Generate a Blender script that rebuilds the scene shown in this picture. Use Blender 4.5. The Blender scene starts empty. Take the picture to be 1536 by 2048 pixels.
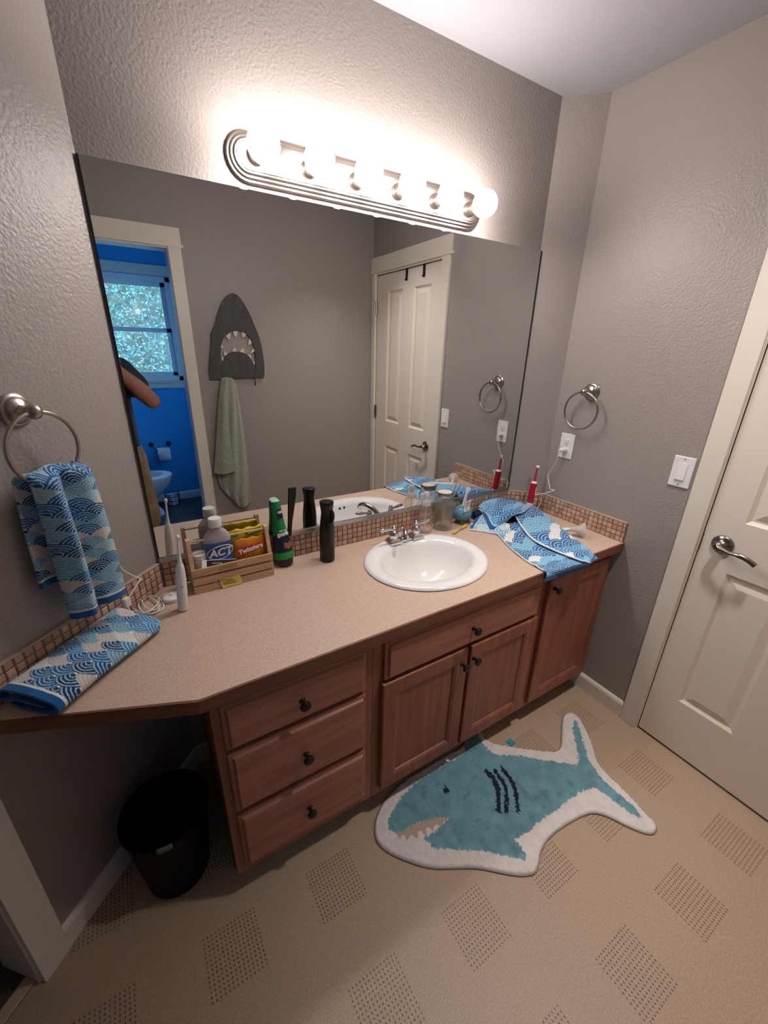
import bpy, bmesh, math, random
from mathutils import Vector, Matrix, Euler
random.seed(7)
SKY, EXPO, BULB, FILL, LEAF = 16., .29, 55., 490., .50   # daylight, exposure, bulbs, added ceiling fill, leaf tone
PI = math.pi
sc = bpy.context.scene
COL = sc.collection
# ------------------------------------------------------------------ measured room
W, W1, CH, H = 1.746, 1.6185, 0.121, 2.497      # right wall, corner start, corner depth, ceiling
DO = -1.6593                                    # wall opposite the mirror
ZC, ZS = 0.83, 0.921                            # counter top, tile top
YF = -0.5745                                    # counter front
FY = -0.557                                     # door fronts
CAM = Vector((0.001875, -1.391211, 1.586448))
YAW, PITCH, ROLL, FPX = 0.556004, 0.377388, 0.024869, 818.928
def cam_axes():
    cy, sy, cp, sp = math.cos(YAW), math.sin(YAW), math.cos(PITCH), math.sin(PITCH)
    f = Vector((sy*cp, cy*cp, -sp)); r = Vector((cy, -sy, 0)); u = r.cross(f)
    cr, sr = math.cos(ROLL), math.sin(ROLL)
    return cr*r+sr*u, -sr*r+cr*u, f
CR, CU, CF = cam_axes()
def hit(px, ax, val, mir=False):
    """where the sight line through a photo pixel meets the plane axis=val (mir: seen in the mirror)"""
    d = CF + CR*((px[0]-768)/FPX) - CU*((px[1]-1024)/FPX)
    v = -val if (mir and ax == 1) else val
    P = CAM + d*((v-CAM[ax])/d[ax])
    if mir: P.y = -P.y
    return P
S2 = math.sqrt(.5)
def LW(t, n, z): return Vector((-S2*t+S2*n, -S2*t-S2*n, z))    # left wall: along, off the wall, up
LM = Matrix(((-S2, S2, 0, 0), (-S2, -S2, 0, 0), (0, 0, 1, 0), (0, 0, 0, 1)))  # x=t y=n (right-handed check done below)
# ------------------------------------------------------------------ colours, materials
def lin(c):
    if isinstance(c, str):
        c = [int(c[i:i+2], 16)/255 for i in (1, 3, 5)]
    return tuple((v/12.92 if v <= .04045 else ((v+.055)/1.055)**2.4) for v in c[:3])
def mat(name, c, rough=.5, metal=0., bump=0., bscale=200., bdist=.001, var=0., vscale=20., trans=0., ior=1.45, spec=.5, sheen=0., emit=None, estr=0., alpha=1., coat=0., c2=None, stretch=None, detail=3., coord='Object'):
    m = bpy.data.materials.new(name); m.use_nodes = True
    nt = m.node_tree; N = nt.nodes; L = nt.links
    b = N['Principled BSDF']
    col = lin(c) + (1,)
    b.inputs['Base Color'].default_value = col
    b.inputs['Roughness'].default_value = rough
    b.inputs['Metallic'].default_value = metal
    b.inputs['Transmission Weight'].default_value = trans
    b.inputs['IOR'].default_value = ior
    b.inputs['Specular IOR Level'].default_value = spec
    b.inputs['Coat Weight'].default_value = coat
    b.inputs['Sheen Weight'].default_value = sheen
    b.inputs['Alpha'].default_value = alpha
    if emit:
        b.inputs['Emission Color'].default_value = lin(emit)+(1,); b.inputs['Emission Strength'].default_value = estr
    tc = N.new('ShaderNodeTexCoord')
    src = tc.outputs[coord]
    if stretch:
        mp = N.new('ShaderNodeMapping'); mp.inputs['Scale'].default_value = stretch
        L.new(src, mp.inputs['Vector']); src = mp.outputs['Vector']
    if var or c2:
        n = N.new('ShaderNodeTexNoise'); n.inputs['Scale'].default_value = vscale; n.inputs['Detail'].default_value = detail
        L.new(src, n.inputs['Vector'])
        r = N.new('ShaderNodeValToRGB'); r.color_ramp.elements[0].position = .3; r.color_ramp.elements[1].position = .7
        if c2: a, d = lin(c2), lin(c)
        else:
            a = tuple(v*(1-var) for v in col[:3]); d = tuple(min(1, v*(1+var)) for v in col[:3])
        r.color_ramp.elements[0].color = a+(1,); r.color_ramp.elements[1].color = d+(1,)
        L.new(n.outputs['Fac'], r.inputs['Fac']); L.new(r.outputs['Color'], b.inputs['Base Color'])
    if bump:
        n = N.new('ShaderNodeTexNoise'); n.inputs['Scale'].default_value = bscale; n.inputs['Detail'].default_value = 2
        L.new(src, n.inputs['Vector'])
        bp = N.new('ShaderNodeBump'); bp.inputs['Strength'].default_value = bump; bp.inputs['Distance'].default_value = bdist
        L.new(n.outputs['Fac'], bp.inputs['Height']); L.new(bp.outputs['Normal'], b.inputs['Normal'])
    return m
def vmat(name, rough=.9, bump=.4, bscale=500, bdist=.001, sheen=.2, spec=.2):
    """colours of the weave come from the mesh's colour attribute"""
    m = mat(name, '#ffffff', rough, bump=bump, bscale=bscale, bdist=bdist, sheen=sheen, spec=spec)
    nt = m.node_tree; a = nt.nodes.new('ShaderNodeAttribute'); a.attribute_name = 'Col'
    nt.links.new(a.outputs['Color'], nt.nodes['Principled BSDF'].inputs['Base Color'])
    return m
M = {}
WALLC = '#99908a'
M['wall'] = mat('wall_paint', WALLC, .40, bump=.62, bscale=125, bdist=.0028, spec=.45)
M['ceil'] = mat('ceiling_paint', '#a19fa2', .8, bump=.3, bscale=110, bdist=.002)
M['trim'] = mat('trim_paint', '#e0d6c8', .38, spec=.45)
M['door'] = mat('door_paint', '#e2d6c9', .4, spec=.45)
M['blue'] = mat('blue_wall_paint', '#3092d2', .45, bump=.3, bscale=130, bdist=.002)
M['trimw'] = mat('white_trim_paint', '#d8d6d0', .4)
M['vinylw'] = mat('white_window_vinyl', '#e4e6e6', .35)
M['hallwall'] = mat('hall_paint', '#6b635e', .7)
M['wood'] = mat('cherry_wood_along', '#ab7059', .42, c2='#8e5745', vscale=3.2, stretch=(1.2, 14, 14), detail=6, bump=.08, bscale=30, bdist=.001)
M['woodv'] = mat('cherry_wood_upright', '#9a5f48', .42, c2='#7e4735', vscale=3.2, stretch=(14, 14, 1.2), detail=6, bump=.08, bscale=30, bdist=.001)
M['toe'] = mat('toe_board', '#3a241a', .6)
M['edge'] = mat('counter_wood_edge', '#80513a', .4, c2='#6b402e', vscale=3, stretch=(1.5, 14, 30), detail=5)
M['lam'] = mat('counter_laminate', '#d0b7a4', .38, c2='#b49a87', vscale=330, detail=2, spec=.4)
M['grout'] = mat('tile_grout', '#7d6152', .8)
M['tile'] = vmat('travertine_tile', .45, .15, 300, .0006, 0, .4)
M['cap'] = mat('tile_cap', '#b9a18d', .5, var=.1, vscale=60)
M['porc'] = mat('white_porcelain', '#e9e7e4', .12, coat=.3)
M['chrome'] = mat('chrome', '#d8d8d8', .08, 1.)
M['nickel'] = mat('brushed_nickel', '#a89e96', .3, 1., bump=.05, bscale=900)
M['nickeld'] = mat('satin_nickel_lever', '#8e857d', .25, 1.)
M['bronze'] = mat('dark_bronze', '#2a2523', .38, .6)
M['mirror'] = mat('mirror_silver', '#dcdedd', .0, 1.)
M['alum'] = mat('aluminium_channel', '#a9a5a3', .35, 1.)
M['blk'] = mat('black_plastic', '#0c0c0d', .28)
M['blkm'] = mat('black_matte', '#101010', .55)
M['white'] = mat('white_plastic', '#e6e4e1', .3)
M['whitep'] = mat('white_paper', '#e2e0dc', .8)
M['cord'] = mat('white_cord', '#e4e0da', .45)
M['red'] = mat('red_plastic', '#a80f27', .3)
M['pinkred'] = mat('pink_red_plastic', '#b5284a', .35)
M['grey'] = mat('grey_plastic', '#77787a', .4)
M['crate'] = mat('pale_pine', '#d3ad88', .6, c2='#bd9572', vscale=6, stretch=(2, 20, 20), detail=4)
M['dowel'] = mat('pale_dowel', '#cda783', .55)
M['clear'] = mat('clear_plastic', '#f3f1f0', .08, trans=.92, ior=1.15, alpha=.55)
M['frost'] = mat('frosted_plastic', '#efe9e6', .35, trans=.55, ior=1.2, alpha=.75)
M['jar'] = mat('jar_glass', '#e8efee', .04, trans=.95, ior=1.2, alpha=.6)
M['glass'] = mat('window_glass', '#ffffff', .0, trans=1., ior=1.45)
M['liquid'] = mat('pale_mouthwash', '#d6c9d2', .12, trans=.35, ior=1.2, alpha=.88)
M['actblue'] = mat('blue_label', '#1e4480', .4, c2='#2f62a4', vscale=18)
M['navy'] = mat('navy_label', '#151a33', .35)
M['green'] = mat('green_gel_plastic', '#0e7a45', .3)
M['greenl'] = mat('bright_green_band', '#14994a', .35)
M['orange'] = mat('orange_film', '#d98a1e', .28, c2='#c26f12', vscale=25, bump=.4, bscale=30, bdist=.006)
M['yellow'] = mat('yellow_film', '#d9b51d', .3, c2='#c79d14', vscale=22, bump=.4, bscale=28, bdist=.006)
M['redfilm'] = mat('red_film', '#c4202a', .3, bump=.3, bscale=40, bdist=.004)
M['greenfilm'] = mat('green_print', '#3f8a2f', .4)
M['maroon'] = mat('dark_maroon_card', '#2a1226', .4)
M['note'] = mat('yellow_note_paper', '#d8c35c', .7)
M['notefade'] = mat('faded_sticker', '#b19d5c', .7)
M['ylw'] = mat('yellow_plastic', '#dcb52c', .4)
M['hblue'] = mat('blue_glaze', '#517f9c', .35, c2='#6c9db6', vscale=24)
M['tealc'] = mat('teal_glaze', '#3d6a7a', .35)
M['bin'] = mat('bin_plastic', '#050506', .6, spec=.2)
M['shk'] = mat('grey_stained_board', '#4b4746', .6, c2='#3a3736', vscale=6, stretch=(10, 10, 1.5), detail=4)
M['tooth'] = mat('cream_tooth', '#d8ccb6', .5)
M['sage'] = mat('sage_terry', '#a5a698', .95, bump=.7, bscale=420, bdist=.003, sheen=.3, c2='#8f9184', vscale=60)
M['skin'] = mat('skin', '#a5705f', .55, var=.06, vscale=30)
M['hair'] = mat('dark_hair', '#2b1c14', .6, bump=.4, bscale=120)
M['shirt'] = mat('charcoal_tee', '#2e2e33', .9, bump=.2, bscale=300)
M['shorts'] = mat('khaki_shorts', '#8a7355', .9, c2='#6d5a3e', vscale=14)
M['phone'] = mat('phone_black', '#08080a', .15)
M['carpet'] = mat('grey_carpet', '#4d4743', .95, var=.5, vscale=260, bump=.8, bscale=300, bdist=.006)
M['tfloor'] = mat('toilet_floor_vinyl', '#4c4844', .5)
M['leaf'] = vmat('hedge_leaf', .6, 0, 100, .001, 0, .3)
M['soil'] = mat('garden_soil', '#5b5242', .9, var=.4, vscale=9)
M['towel'] = vmat('terry_towel', .95, .6, 420, .002, .25, .15)
M['pile'] = vmat('rug_pile', .95, .8, 260, .004, .3, .1)
M['bind'] = mat('rug_binding', '#9c9184', .9)
M['bulb'] = mat('lit_bulb', '#ffffff', .3, emit=(1.0, .965, .955), estr=BULB)
M['baffle'] = mat('light_baffle', '#5a5652', .5)
M['fill_glow'] = mat('added_fill_glow', '#ffffff', .4, emit=(1.0, .97, .95), estr=FILL)  # glow of the added ceiling fill light
M['txtw'] = mat('white_print', '#ece9e4', .5)
M['txtk'] = mat('dark_print', '#26262c', .5)
M['txtr'] = mat('red_print', '#b3252c', .5)
M['slot'] = mat('dark_slot', '#15120f', .6)
# floor vinyl: foot squares, each with a six-inch field of small dark dashes
def floor_mat():
    m = mat('sheet_vinyl', '#9c8067', .42, spec=.4); nt = m.node_tree; N = nt.nodes; L = nt.links
    b = N['Principled BSDF']
    tc = N.new('ShaderNodeTexCoord'); sp = N.new('ShaderNodeSeparateXYZ'); L.new(tc.outputs['Object'], sp.inputs[0])
    def mth(op, a, bb=None, c=None):
        n = N.new('ShaderNodeMath'); n.operation = op
        for i, v in enumerate((a, bb, c)):
            if v is None: continue
            if isinstance(v, (int, float)): n.inputs[i].default_value = v
            else: L.new(v, n.inputs[i])
        return n.outputs[0]
    X, Y = sp.outputs['X'], sp.outputs['Y']
    def field(c, org, per, n):                 # 1 inside a dash along one axis
        t = mth('FLOORED_MODULO', mth('SUBTRACT', c, org), per)
        inside = mth('LESS_THAN', t, .153)
        d = mth('FLOORED_MODULO', t, .153/n)
        d = mth('ABSOLUTE', mth('SUBTRACT', d, .153/n/2))
        return inside, mth('DIVIDE', d, .153/n)
    ix, dx = field(X, .544, .3135, 14); iy, dy = field(Y, -1.046, .3035, 14)
    e = mth('ADD', mth('POWER', mth('DIVIDE', dx, .24), 2), mth('POWER', mth('DIVIDE', dy, .32), 2))
    dot = mth('SUBTRACT', 1.0, mth('SMOOTH_MIN', e, 1.0, .2))
    n1 = N.new('ShaderNodeTexNoise'); n1.inputs['Scale'].default_value = 120; L.new(tc.outputs['Object'], n1.inputs['Vector'])
    f = mth('MULTIPLY', mth('MULTIPLY', ix, iy), mth('MINIMUM', mth('MULTIPLY', dot, mth('ADD', mth('MULTIPLY', n1.outputs['Fac'], 2.2), .1)), 1.0))
    n2 = N.new('ShaderNodeTexNoise'); n2.inputs['Scale'].default_value = 240; n2.inputs['Detail'].default_value = 3; L.new(tc.outputs['Object'], n2.inputs['Vector'])
    r = N.new('ShaderNodeValToRGB'); r.color_ramp.elements[0].color = lin('#a08a73')+(1,); r.color_ramp.elements[1].color = lin('#b59d86')+(1,)
    r.color_ramp.elements[0].position = .35; r.color_ramp.elements[1].position = .65
    L.new(n2.outputs['Fac'], r.inputs['Fac'])
    mx = N.new('ShaderNodeMix'); mx.data_type = 'RGBA'
    L.new(f, mx.inputs[0]); L.new(r.outputs['Color'], mx.inputs[6]); mx.inputs[7].default_value = lin('#5c4336')+(1,)
    L.new(mx.outputs[2], b.inputs['Base Color'])
    bp = N.new('ShaderNodeBump'); bp.inputs['Strength'].default_value = .25; bp.inputs['Distance'].default_value = .0015
    L.new(n2.outputs['Fac'], bp.inputs['Height']); L.new(bp.outputs['Normal'], b.inputs['Normal'])
    return m
M['floor'] = floor_mat()
# ------------------------------------------------------------------ mesh helpers
BASE = {}
def nb(): return bmesh.new()
def link(o): COL.objects.link(o); return o
def obj(name, bm, m, parent=None, smooth=None, loc=None, local=False):
    """link a bmesh as ONE object; world coordinates unless local; smooth = auto angle in degrees"""
    base = BASE.get(parent, Vector((0, 0, 0))) if parent else Vector(loc or (0, 0, 0))
    if not local and base.length: bmesh.ops.translate(bm, verts=bm.verts, vec=-base)
    if smooth is not None:
        for f in bm.faces: f.smooth = True
        for e in bm.edges:
            if len(e.link_faces) == 2 and e.calc_face_angle(0) > math.radians(smooth): e.smooth = False
    me = bpy.data.meshes.new(name); bm.to_mesh(me); bm.free()
    for x in (m if isinstance(m, (list, tuple)) else [m]): me.materials.append(M[x] if isinstance(x, str) else x)
    o = link(bpy.data.objects.new(name, me))
    if parent: o.parent = parent
    else: o.location = base
    BASE[o] = base.copy()
    return o
def tag(o, label, cat, group=None, kind=None):
    o['label'] = label; o['category'] = cat
    if group: o['group'] = group
    if kind: o['kind'] = kind
    return o
def thing(name, label, cat, loc=(0, 0, 0), group=None):
    o = link(bpy.data.objects.new(name, None)); o.location = loc; o.empty_display_size = .02
    BASE[o] = Vector(loc); return tag(o, label, cat, group)
def struct(name, bm, m, smooth=None, label=None, cat=None):
    o = obj(name, bm, m, smooth=smooth); o['kind'] = 'structure'
    o['label'] = label or name.replace('_', ' '); o['category'] = cat or name.split('_')[0]
    return o
def box(bm, x0, x1, y0, y1, z0, z1, bev=0., seg=2, MX=None):
    g = bmesh.ops.create_cube(bm, size=1.)
    vs = g['verts']
    for v in vs: v.co = Vector((x0+(v.co.x+.5)*(x1-x0), y0+(v.co.y+.5)*(y1-y0), z0+(v.co.z+.5)*(z1-z0)))
    if bev:
        es = list({e for v in vs for e in v.link_edges})
        r = bmesh.ops.bevel(bm, geom=es, offset=bev, segments=seg, affect='EDGES', profile=.5)
        vs = list({v for f in r['faces'] for v in f.verts} | {v for v in vs if v.is_valid})
    if MX is not None:
        bmesh.ops.transform(bm, matrix=MX, verts=vs)
        if MX.determinant() < 0:
            bmesh.ops.reverse_faces(bm, faces=list({f for v in vs for f in v.link_faces}))
    return vs
def lathe(bm, prof, seg=32, MX=None, sx=1., sy=1., caps=True):
    rings = []; MX = MX or Matrix()
    for r, z in prof:
        rings.append([bm.verts.new(MX @ Vector((sx*max(r, 1e-5)*math.cos(2*PI*k/seg), sy*max(r, 1e-5)*math.sin(2*PI*k/seg), z))) for k in range(seg)])
    for a, b in zip(rings, rings[1:]):
        for k in range(seg):
            bm.faces.new((a[k], a[(k+1) % seg], b[(k+1) % seg], b[k]))
    if caps:
        bm.faces.new(rings[0][::-1]); bm.faces.new(rings[-1])
    return rings
def at(x, y, z): return Matrix.Translation((x, y, z))
def aim(p, d, up=(0, 0, 1)):
    """matrix taking +Z to direction d at p"""
    d = Vector(d).normalized(); q = Vector((0, 0, 1)).rotation_difference(d)
    return Matrix.Translation(p) @ q.to_matrix().to_4x4()
def spline(pts, n=8, closed=False):
    P = [Vector(p) for p in pts]; out = []; L = len(P)
    rng = range(L if closed else L-1)
    for i in rng:
        p0 = P[(i-1) % L] if (closed or i > 0) else P[0]*2-P[1]
        p1, p2 = P[i], P[(i+1) % L]
        p3 = P[(i+2) % L] if (closed or i+2 < L) else P[-1]*2-P[-2]
        for k in range(n):
            t = k/n
            out.append(.5*((2*p1)+(p2-p0)*t+(2*p0-5*p1+4*p2-p3)*t*t+(3*p1-p0-3*p2+p3)*t**3))
    if not closed: out.append(P[-1])
    return out
def tube(bm, pts, r, seg=8, closed=False, caps=True, sq=(1, 1)):
    pts = [Vector(p) for p in pts]; n = len(pts)
    R = r if isinstance(r, (list, tuple)) else [r]*n
    def tan(i):
        a = pts[(i-1) % n] if (closed or i > 0) else pts[i]
        b = pts[(i+1) % n] if (closed or i < n-1) else pts[i]
        return (b-a).normalized()
    t0 = tan(0); nv = t0.orthogonal().normalized(); rings = []
    for i in range(n):
        t = tan(i); q = t0.rotation_difference(t); nv = q @ nv; nv = (nv-t*nv.dot(t)).normalized(); t0 = t
        bv = t.cross(nv)
        rings.append([bm.verts.new(pts[i]+(nv*math.cos(2*PI*k/seg)*sq[0]+bv*math.sin(2*PI*k/seg)*sq[1])*R[i]) for k in range(seg)])
    for i in range(n if closed else n-1):
        a, b = rings[i], rings[(i+1) % n]
        sh = 0
        if closed and i == n-1:      # pick the twist that closes best
            sh = min(range(seg), key=lambda s: (a[0].co-b[s].co).length)
        for k in range(seg):
            bm.faces.new((a[k], a[(k+1) % seg], b[(k+1+sh) % seg], b[(k+sh) % seg]))
    if caps and not closed:
        bm.faces.new(rings[0][::-1]); bm.faces.new(rings[-1])
    return rings
def ball(bm, c, r, su=16, sv=10, sc3=(1, 1, 1)):
    g = bmesh.ops.create_uvsphere(bm, u_segments=su, v_segments=sv, radius=1.)
    for v in g['verts']: v.co = Vector(c)+Vector((v.co.x*r*sc3[0], v.co.y*r*sc3[1], v.co.z*r*sc3[2]))
    return g['verts']
def prism(bm, poly, h0, h1, f=None):
    """poly: 2-D points; f(x, y, h) -> world"""
    f = f or (lambda x, y, h: Vector((x, y, h)))
    a = [bm.verts.new(f(x, y, h0)) for x, y in poly]; b = [bm.verts.new(f(x, y, h1)) for x, y in poly]
    n = len(poly)
    bm.faces.new(a[::-1]); bm.faces.new(b)
    for k in range(n): bm.faces.new((a[k], a[(k+1) % n], b[(k+1) % n], b[k]))
    bmesh.ops.recalc_face_normals(bm, faces=bm.faces)
def inpoly(x, y, P):
    c = False; j = len(P)-1
    for i in range(len(P)):
        xi, yi = P[i][0], P[i][1]; xj, yj = P[j][0], P[j][1]
        if (yi > y) != (yj > y) and x < (xj-xi)*(y-yi)/(yj-yi)+xi: c = not c
        j = i
    return c
def text_bm(s, size, extrude=.0003, bold=0., shear=0.):
    cu = bpy.data.curves.new('lettering', 'FONT'); cu.body = s; cu.size = size; cu.extrude = extrude
    cu.align_x = 'CENTER'; cu.align_y = 'CENTER'; cu.resolution_u = 3; cu.offset = bold; cu.shear = shear
    o = bpy.data.objects.new('lettering', cu); link(o); bpy.context.view_layer.update()
    me = bpy.data.meshes.new_from_object(o.evaluated_get(bpy.context.evaluated_depsgraph_get()))
    bm = nb(); bm.from_mesh(me)
    bpy.data.objects.remove(o); bpy.data.curves.remove(cu); bpy.data.meshes.remove(me)
    return bm
def map_verts(bm, f):
    for v in bm.verts: v.co = f(v.co)
    return bm
def grid(bm, P, loop=False):
    """P[r][c] world points -> quads; returns vertex rows"""
    V = [[bm.verts.new(p) for p in row] for row in P]
    for r in range(len(V)-1):
        for c in range(len(V[0])-(0 if loop else 1)):
            d = (c+1) % len(V[0])
            bm.faces.new((V[r][c], V[r][d], V[r+1][d], V[r+1][c]))
    return V
def surf(ctrl, nu, nv):
    """smooth surface through a net of control points, nu x nv samples"""
    R = len(ctrl); Cn = len(ctrl[0])
    def cr(p0, p1, p2, p3, t): return .5*((2*p1)+(p2-p0)*t+(2*p0-5*p1+4*p2-p3)*t*t+(3*p1-p0-3*p2+p3)*t**3)
    def ev(pts, t):
        n = len(pts)-1; x = min(max(t*n, 0), n-1e-6); i = int(x); t = x-i
        return cr(pts[i-1] if i > 0 else pts[0]*2-pts[1], pts[i], pts[i+1], pts[i+2] if i+2 <= n else pts[n]*2-pts[n-1], t)
    rows = [[ev(ctrl[r], c/(nv-1)) for c in range(nv)] for r in range(R)]
    cols = [[ev([rows[r][c] for r in range(R)], k/(nu-1)) for k in range(nu)] for c in range(nv)]
    return [[cols[c][k] for c in range(nv)] for k in range(nu)]
def colour(o, cols):
    a = o.data.color_attributes.new('Col', 'FLOAT_COLOR', 'POINT')
    flat = []
    for c in cols: flat.extend((c[0], c[1], c[2], 1.))
    a.data.foreach_set('color', flat)
def hsh(*a):
    x = 0.
    for i, v in enumerate(a): x += v*(12.9898, 78.233, 37.719, 4.581)[i]
    x = math.sin(x)*43758.5453
    return x-math.floor(x)
def vnoise(x, y):
    i, j = math.floor(x), math.floor(y); u, v = x-i, y-j; u = u*u*(3-2*u); v = v*v*(3-2*v)
    return (hsh(i, j)*(1-u)+hsh(i+1, j)*u)*(1-v)+(hsh(i, j+1)*(1-u)+hsh(i+1, j+1)*u)*v
PAL = {k: lin(v) for k, v in dict(navy='#16355f', deep='#14568f', blue='#3c80b4', mid='#6aa5c6', teal='#6b9eb2', pale='#a6c6d2', white='#e2e2df', cream='#cdc9c0').items()}
def waves(u, v, R, pal, line, seed=0, rings=4.2, bg='white', duty=.66):
    """overlapping-fan (wave) print: u across, v up, R fan radius"""
    h = R*.62
    k0 = math.floor(v/h)
    for k in range(k0-2, k0+2):                 # the lowest fan in reach lies on top
        cy = k*h; off = R if k % 2 else 0.
        i = round((u-off)/(2*R)); cx = i*2*R+off
        dx, dy = u-cx, v-cy
        d = math.hypot(dx, dy)
        if d <= R and dy >= -R*.12:
            c = pal[int(hsh(i+seed, k*1.7+seed)*len(pal)) % len(pal)]
            fr = (d/R*rings) % 1.
            if fr > duty:
                ln = line if c not in ('white', 'cream') else 'cream'
                return PAL[ln] if ln != c else tuple(x*.78 for x in PAL[c])
            return PAL[c]
    return PAL[bg]
def solidify(o, t, off=0.):
    s = o.modifiers.new('cloth', 'SOLIDIFY'); s.thickness = t; s.offset = off
def panelled(bm, o, U, V, N, w, h, th, panels, prof):
    """slab w x h (front toward N) whose rectangles `panels` (u0,u1,v0,v1) step through prof [(inset, depth)]"""
    o, U, V, N = Vector(o), Vector(U), Vector(V), Vector(N)
    P = lambda u, v, d: o+U*u+V*v+N*d
    us = sorted({0, w} | {x for p in panels for x in p[:2]}); vs = sorted({0, h} | {x for p in panels for x in p[2:]})
    cache = {}
    def vt(u, v, d):
        k = (round(u, 5), round(v, 5), round(d, 5))
        if k not in cache: cache[k] = bm.verts.new(P(u, v, d))
        return cache[k]
    for a, b in zip(us, us[1:]):
        for c, d in zip(vs, vs[1:]):
            if any(p[0] <= a and b <= p[1] and p[2] <= c and d <= p[3] for p in panels): continue
            bm.faces.new((vt(a, c, 0), vt(b, c, 0), vt(b, d, 0), vt(a, d, 0)))
    for p in panels:
        prev = None
        for ins, dep in [(0, 0)]+list(prof):
            r = [vt(p[0]+ins, p[2]+ins, dep), vt(p[1]-ins, p[2]+ins, dep), vt(p[1]-ins, p[3]-ins, dep), vt(p[0]+ins, p[3]-ins, dep)]
            if prev:
                for k in range(4): bm.faces.new((prev[k], prev[(k+1) % 4], r[(k+1) % 4], r[k]))
            prev = r
        bm.faces.new(prev)
    bk = [vt(0, 0, -th), vt(w, 0, -th), vt(w, h, -th), vt(0, h, -th)]
    bm.faces.new(bk[::-1])
    # sides follow the split edges of the front
    B = [[(u, 0) for u in us], [(w, v) for v in vs], [(u, h) for u in us[::-1]], [(0, v) for v in vs[::-1]]]
    for k in range(4):
        e = B[k]
        bm.faces.new([bk[k], bk[(k+1) % 4]]+[vt(u, v, 0) for u, v in e[::-1]])
    bmesh.ops.recalc_face_normals(bm, faces=bm.faces)
# ================================================================== THE ROOM
TW = .12
# --- bathroom floor, ceiling
bm = nb(); prism(bm, [(0, 0), (1.69, 0), (1.81, 0), (1.81, -1.76), (-1.66, -1.76), (-1.71, -1.71), (-.03, .0)], -.05, 0)
struct('floor', bm, 'floor', label='beige sheet vinyl bathroom floor with squares of small dashes')
bm = nb(); prism(bm, [(-.06, .1), (1.9, .1), (1.9, -1.76), (-1.75, -1.76), (-1.8, -1.6)], H, H+.08)
clg = struct('ceiling', bm, 'ceil', label='plain white bathroom ceiling')
DLX, DLY = 1.27, -1.06  # position of the added fill downlight
bm = nb(); lathe(bm, [(.0865, -.02), (.0865, .3)], 40, at(DLX, DLY, H)); cut = obj('cut', bm, 'ceil')
bo = clg.modifiers.new('light_hole', 'BOOLEAN'); bo.object = cut; bo.operation = 'DIFFERENCE'; bo.solver = 'EXACT'
bpy.context.view_layer.update(); dg = bpy.context.evaluated_depsgraph_get(); me = bpy.data.meshes.new_from_object(clg.evaluated_get(dg)); clg.modifiers.clear(); clg.data = me
bpy.data.objects.remove(cut)
bm = nb(); box(bm, DLX-.14, DLX+.14, DLY-.14, DLY+.14, H+.17, H+.19); struct('ceiling_void', bm, 'hallwall', label='board above the added downlight')
# --- wall with the mirror, cut corner, door wall
bm = nb(); box(bm, -.05, 1.87, 0, TW, 0, H); struct('wall_back', bm, 'wall', label='taupe wall behind the mirror')
bm = nb(); prism(bm, [(W1, 0), (W1-.02, .03), (W+.03, .03), (W+.03, -CH-.02), (W, -CH)], 0, H)
struct('wall_corner', bm, 'wall', label='narrow angled taupe wall in the right corner')
DY0, DY1, DH = -.832, -1.602, 2.098            # right door opening
bm = nb()
box(bm, W, W+TW, DY0, 0, 0, H); box(bm, W, W+TW, DO-TW, DY1, 0, H); box(bm, W, W+TW, DY1, DY0, DH, H)
struct('wall_right', bm, 'wall', label='taupe wall with the door, outlet and switch')
bm = nb(); OX0, OX1, OH = -.47, .357, 2.106    # opening to the toilet room
box(bm, OX1+.016, W, DO-TW, DO, 0, H); box(bm, -1.78, OX0-.016, DO-TW, DO, 0, H); box(bm, OX0-.016, OX1+.016, DO-TW, DO, OH+.016, H)
struct('wall_front', bm, 'wall', label='taupe wall facing the mirror')
LT0, LT1, LH = .655, 1.43, 2.106               # left doorway, along the angled wall
bm = nb()
box(bm, -.12, LT0-.016, -TW, 0, 0, H, MX=LM); box(bm, LT1+.016, 2.42, -TW, 0, 0, H, MX=LM); box(bm, LT0-.016, LT1+.016, -TW, 0, LH+.016, H, MX=LM)
struct('wall_left', bm, 'wall', label='angled taupe wall on the left with the towel ring')
# --- skirting
def skirting(name, p, q, n, label, m='trim'):
    """board from p to q on the floor, n = direction into the room"""
    p, q, n = Vector(p+(0,)), Vector(q+(0,)), Vector(n+(0,)).normalized(); d = q-p
    bm = nb(); prof = [(0, 0), (.014, 0), (.014, .068), (.010, .078), (.004, .083), (0, .083)]
    prism(bm, prof, 0, 1, lambda x, y, h: p+d*h+n*x+Vector((0, 0, y)))
    struct(name, bm, m, label=label)
skirting('baseboard_back', (.0, -.0), (.05, -.0), (0, -1), 'short cream baseboard beside the drawers under the counter')
skirting('baseboard_left', tuple(LW(0.0, 0, 0)[:2]), tuple(LW(.579, 0, 0)[:2]), (1, -1), 'cream baseboard on the angled wall behind the black bin')
skirting('baseboard_right', (W, -.40), (W, -.765), (-1, 0), 'cream baseboard between cabinets and door')
skirting('baseboard_front', (.449, DO), (W-.02, DO), (0, 1), 'cream baseboard under the grey towel')
skirting('baseboard_corner', tuple(LW(1.51, 0, 0)[:2]), tuple(LW(2.34, 0, 0)[:2]), (1, -1), 'cream baseboard beyond the hall doorway')
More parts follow.
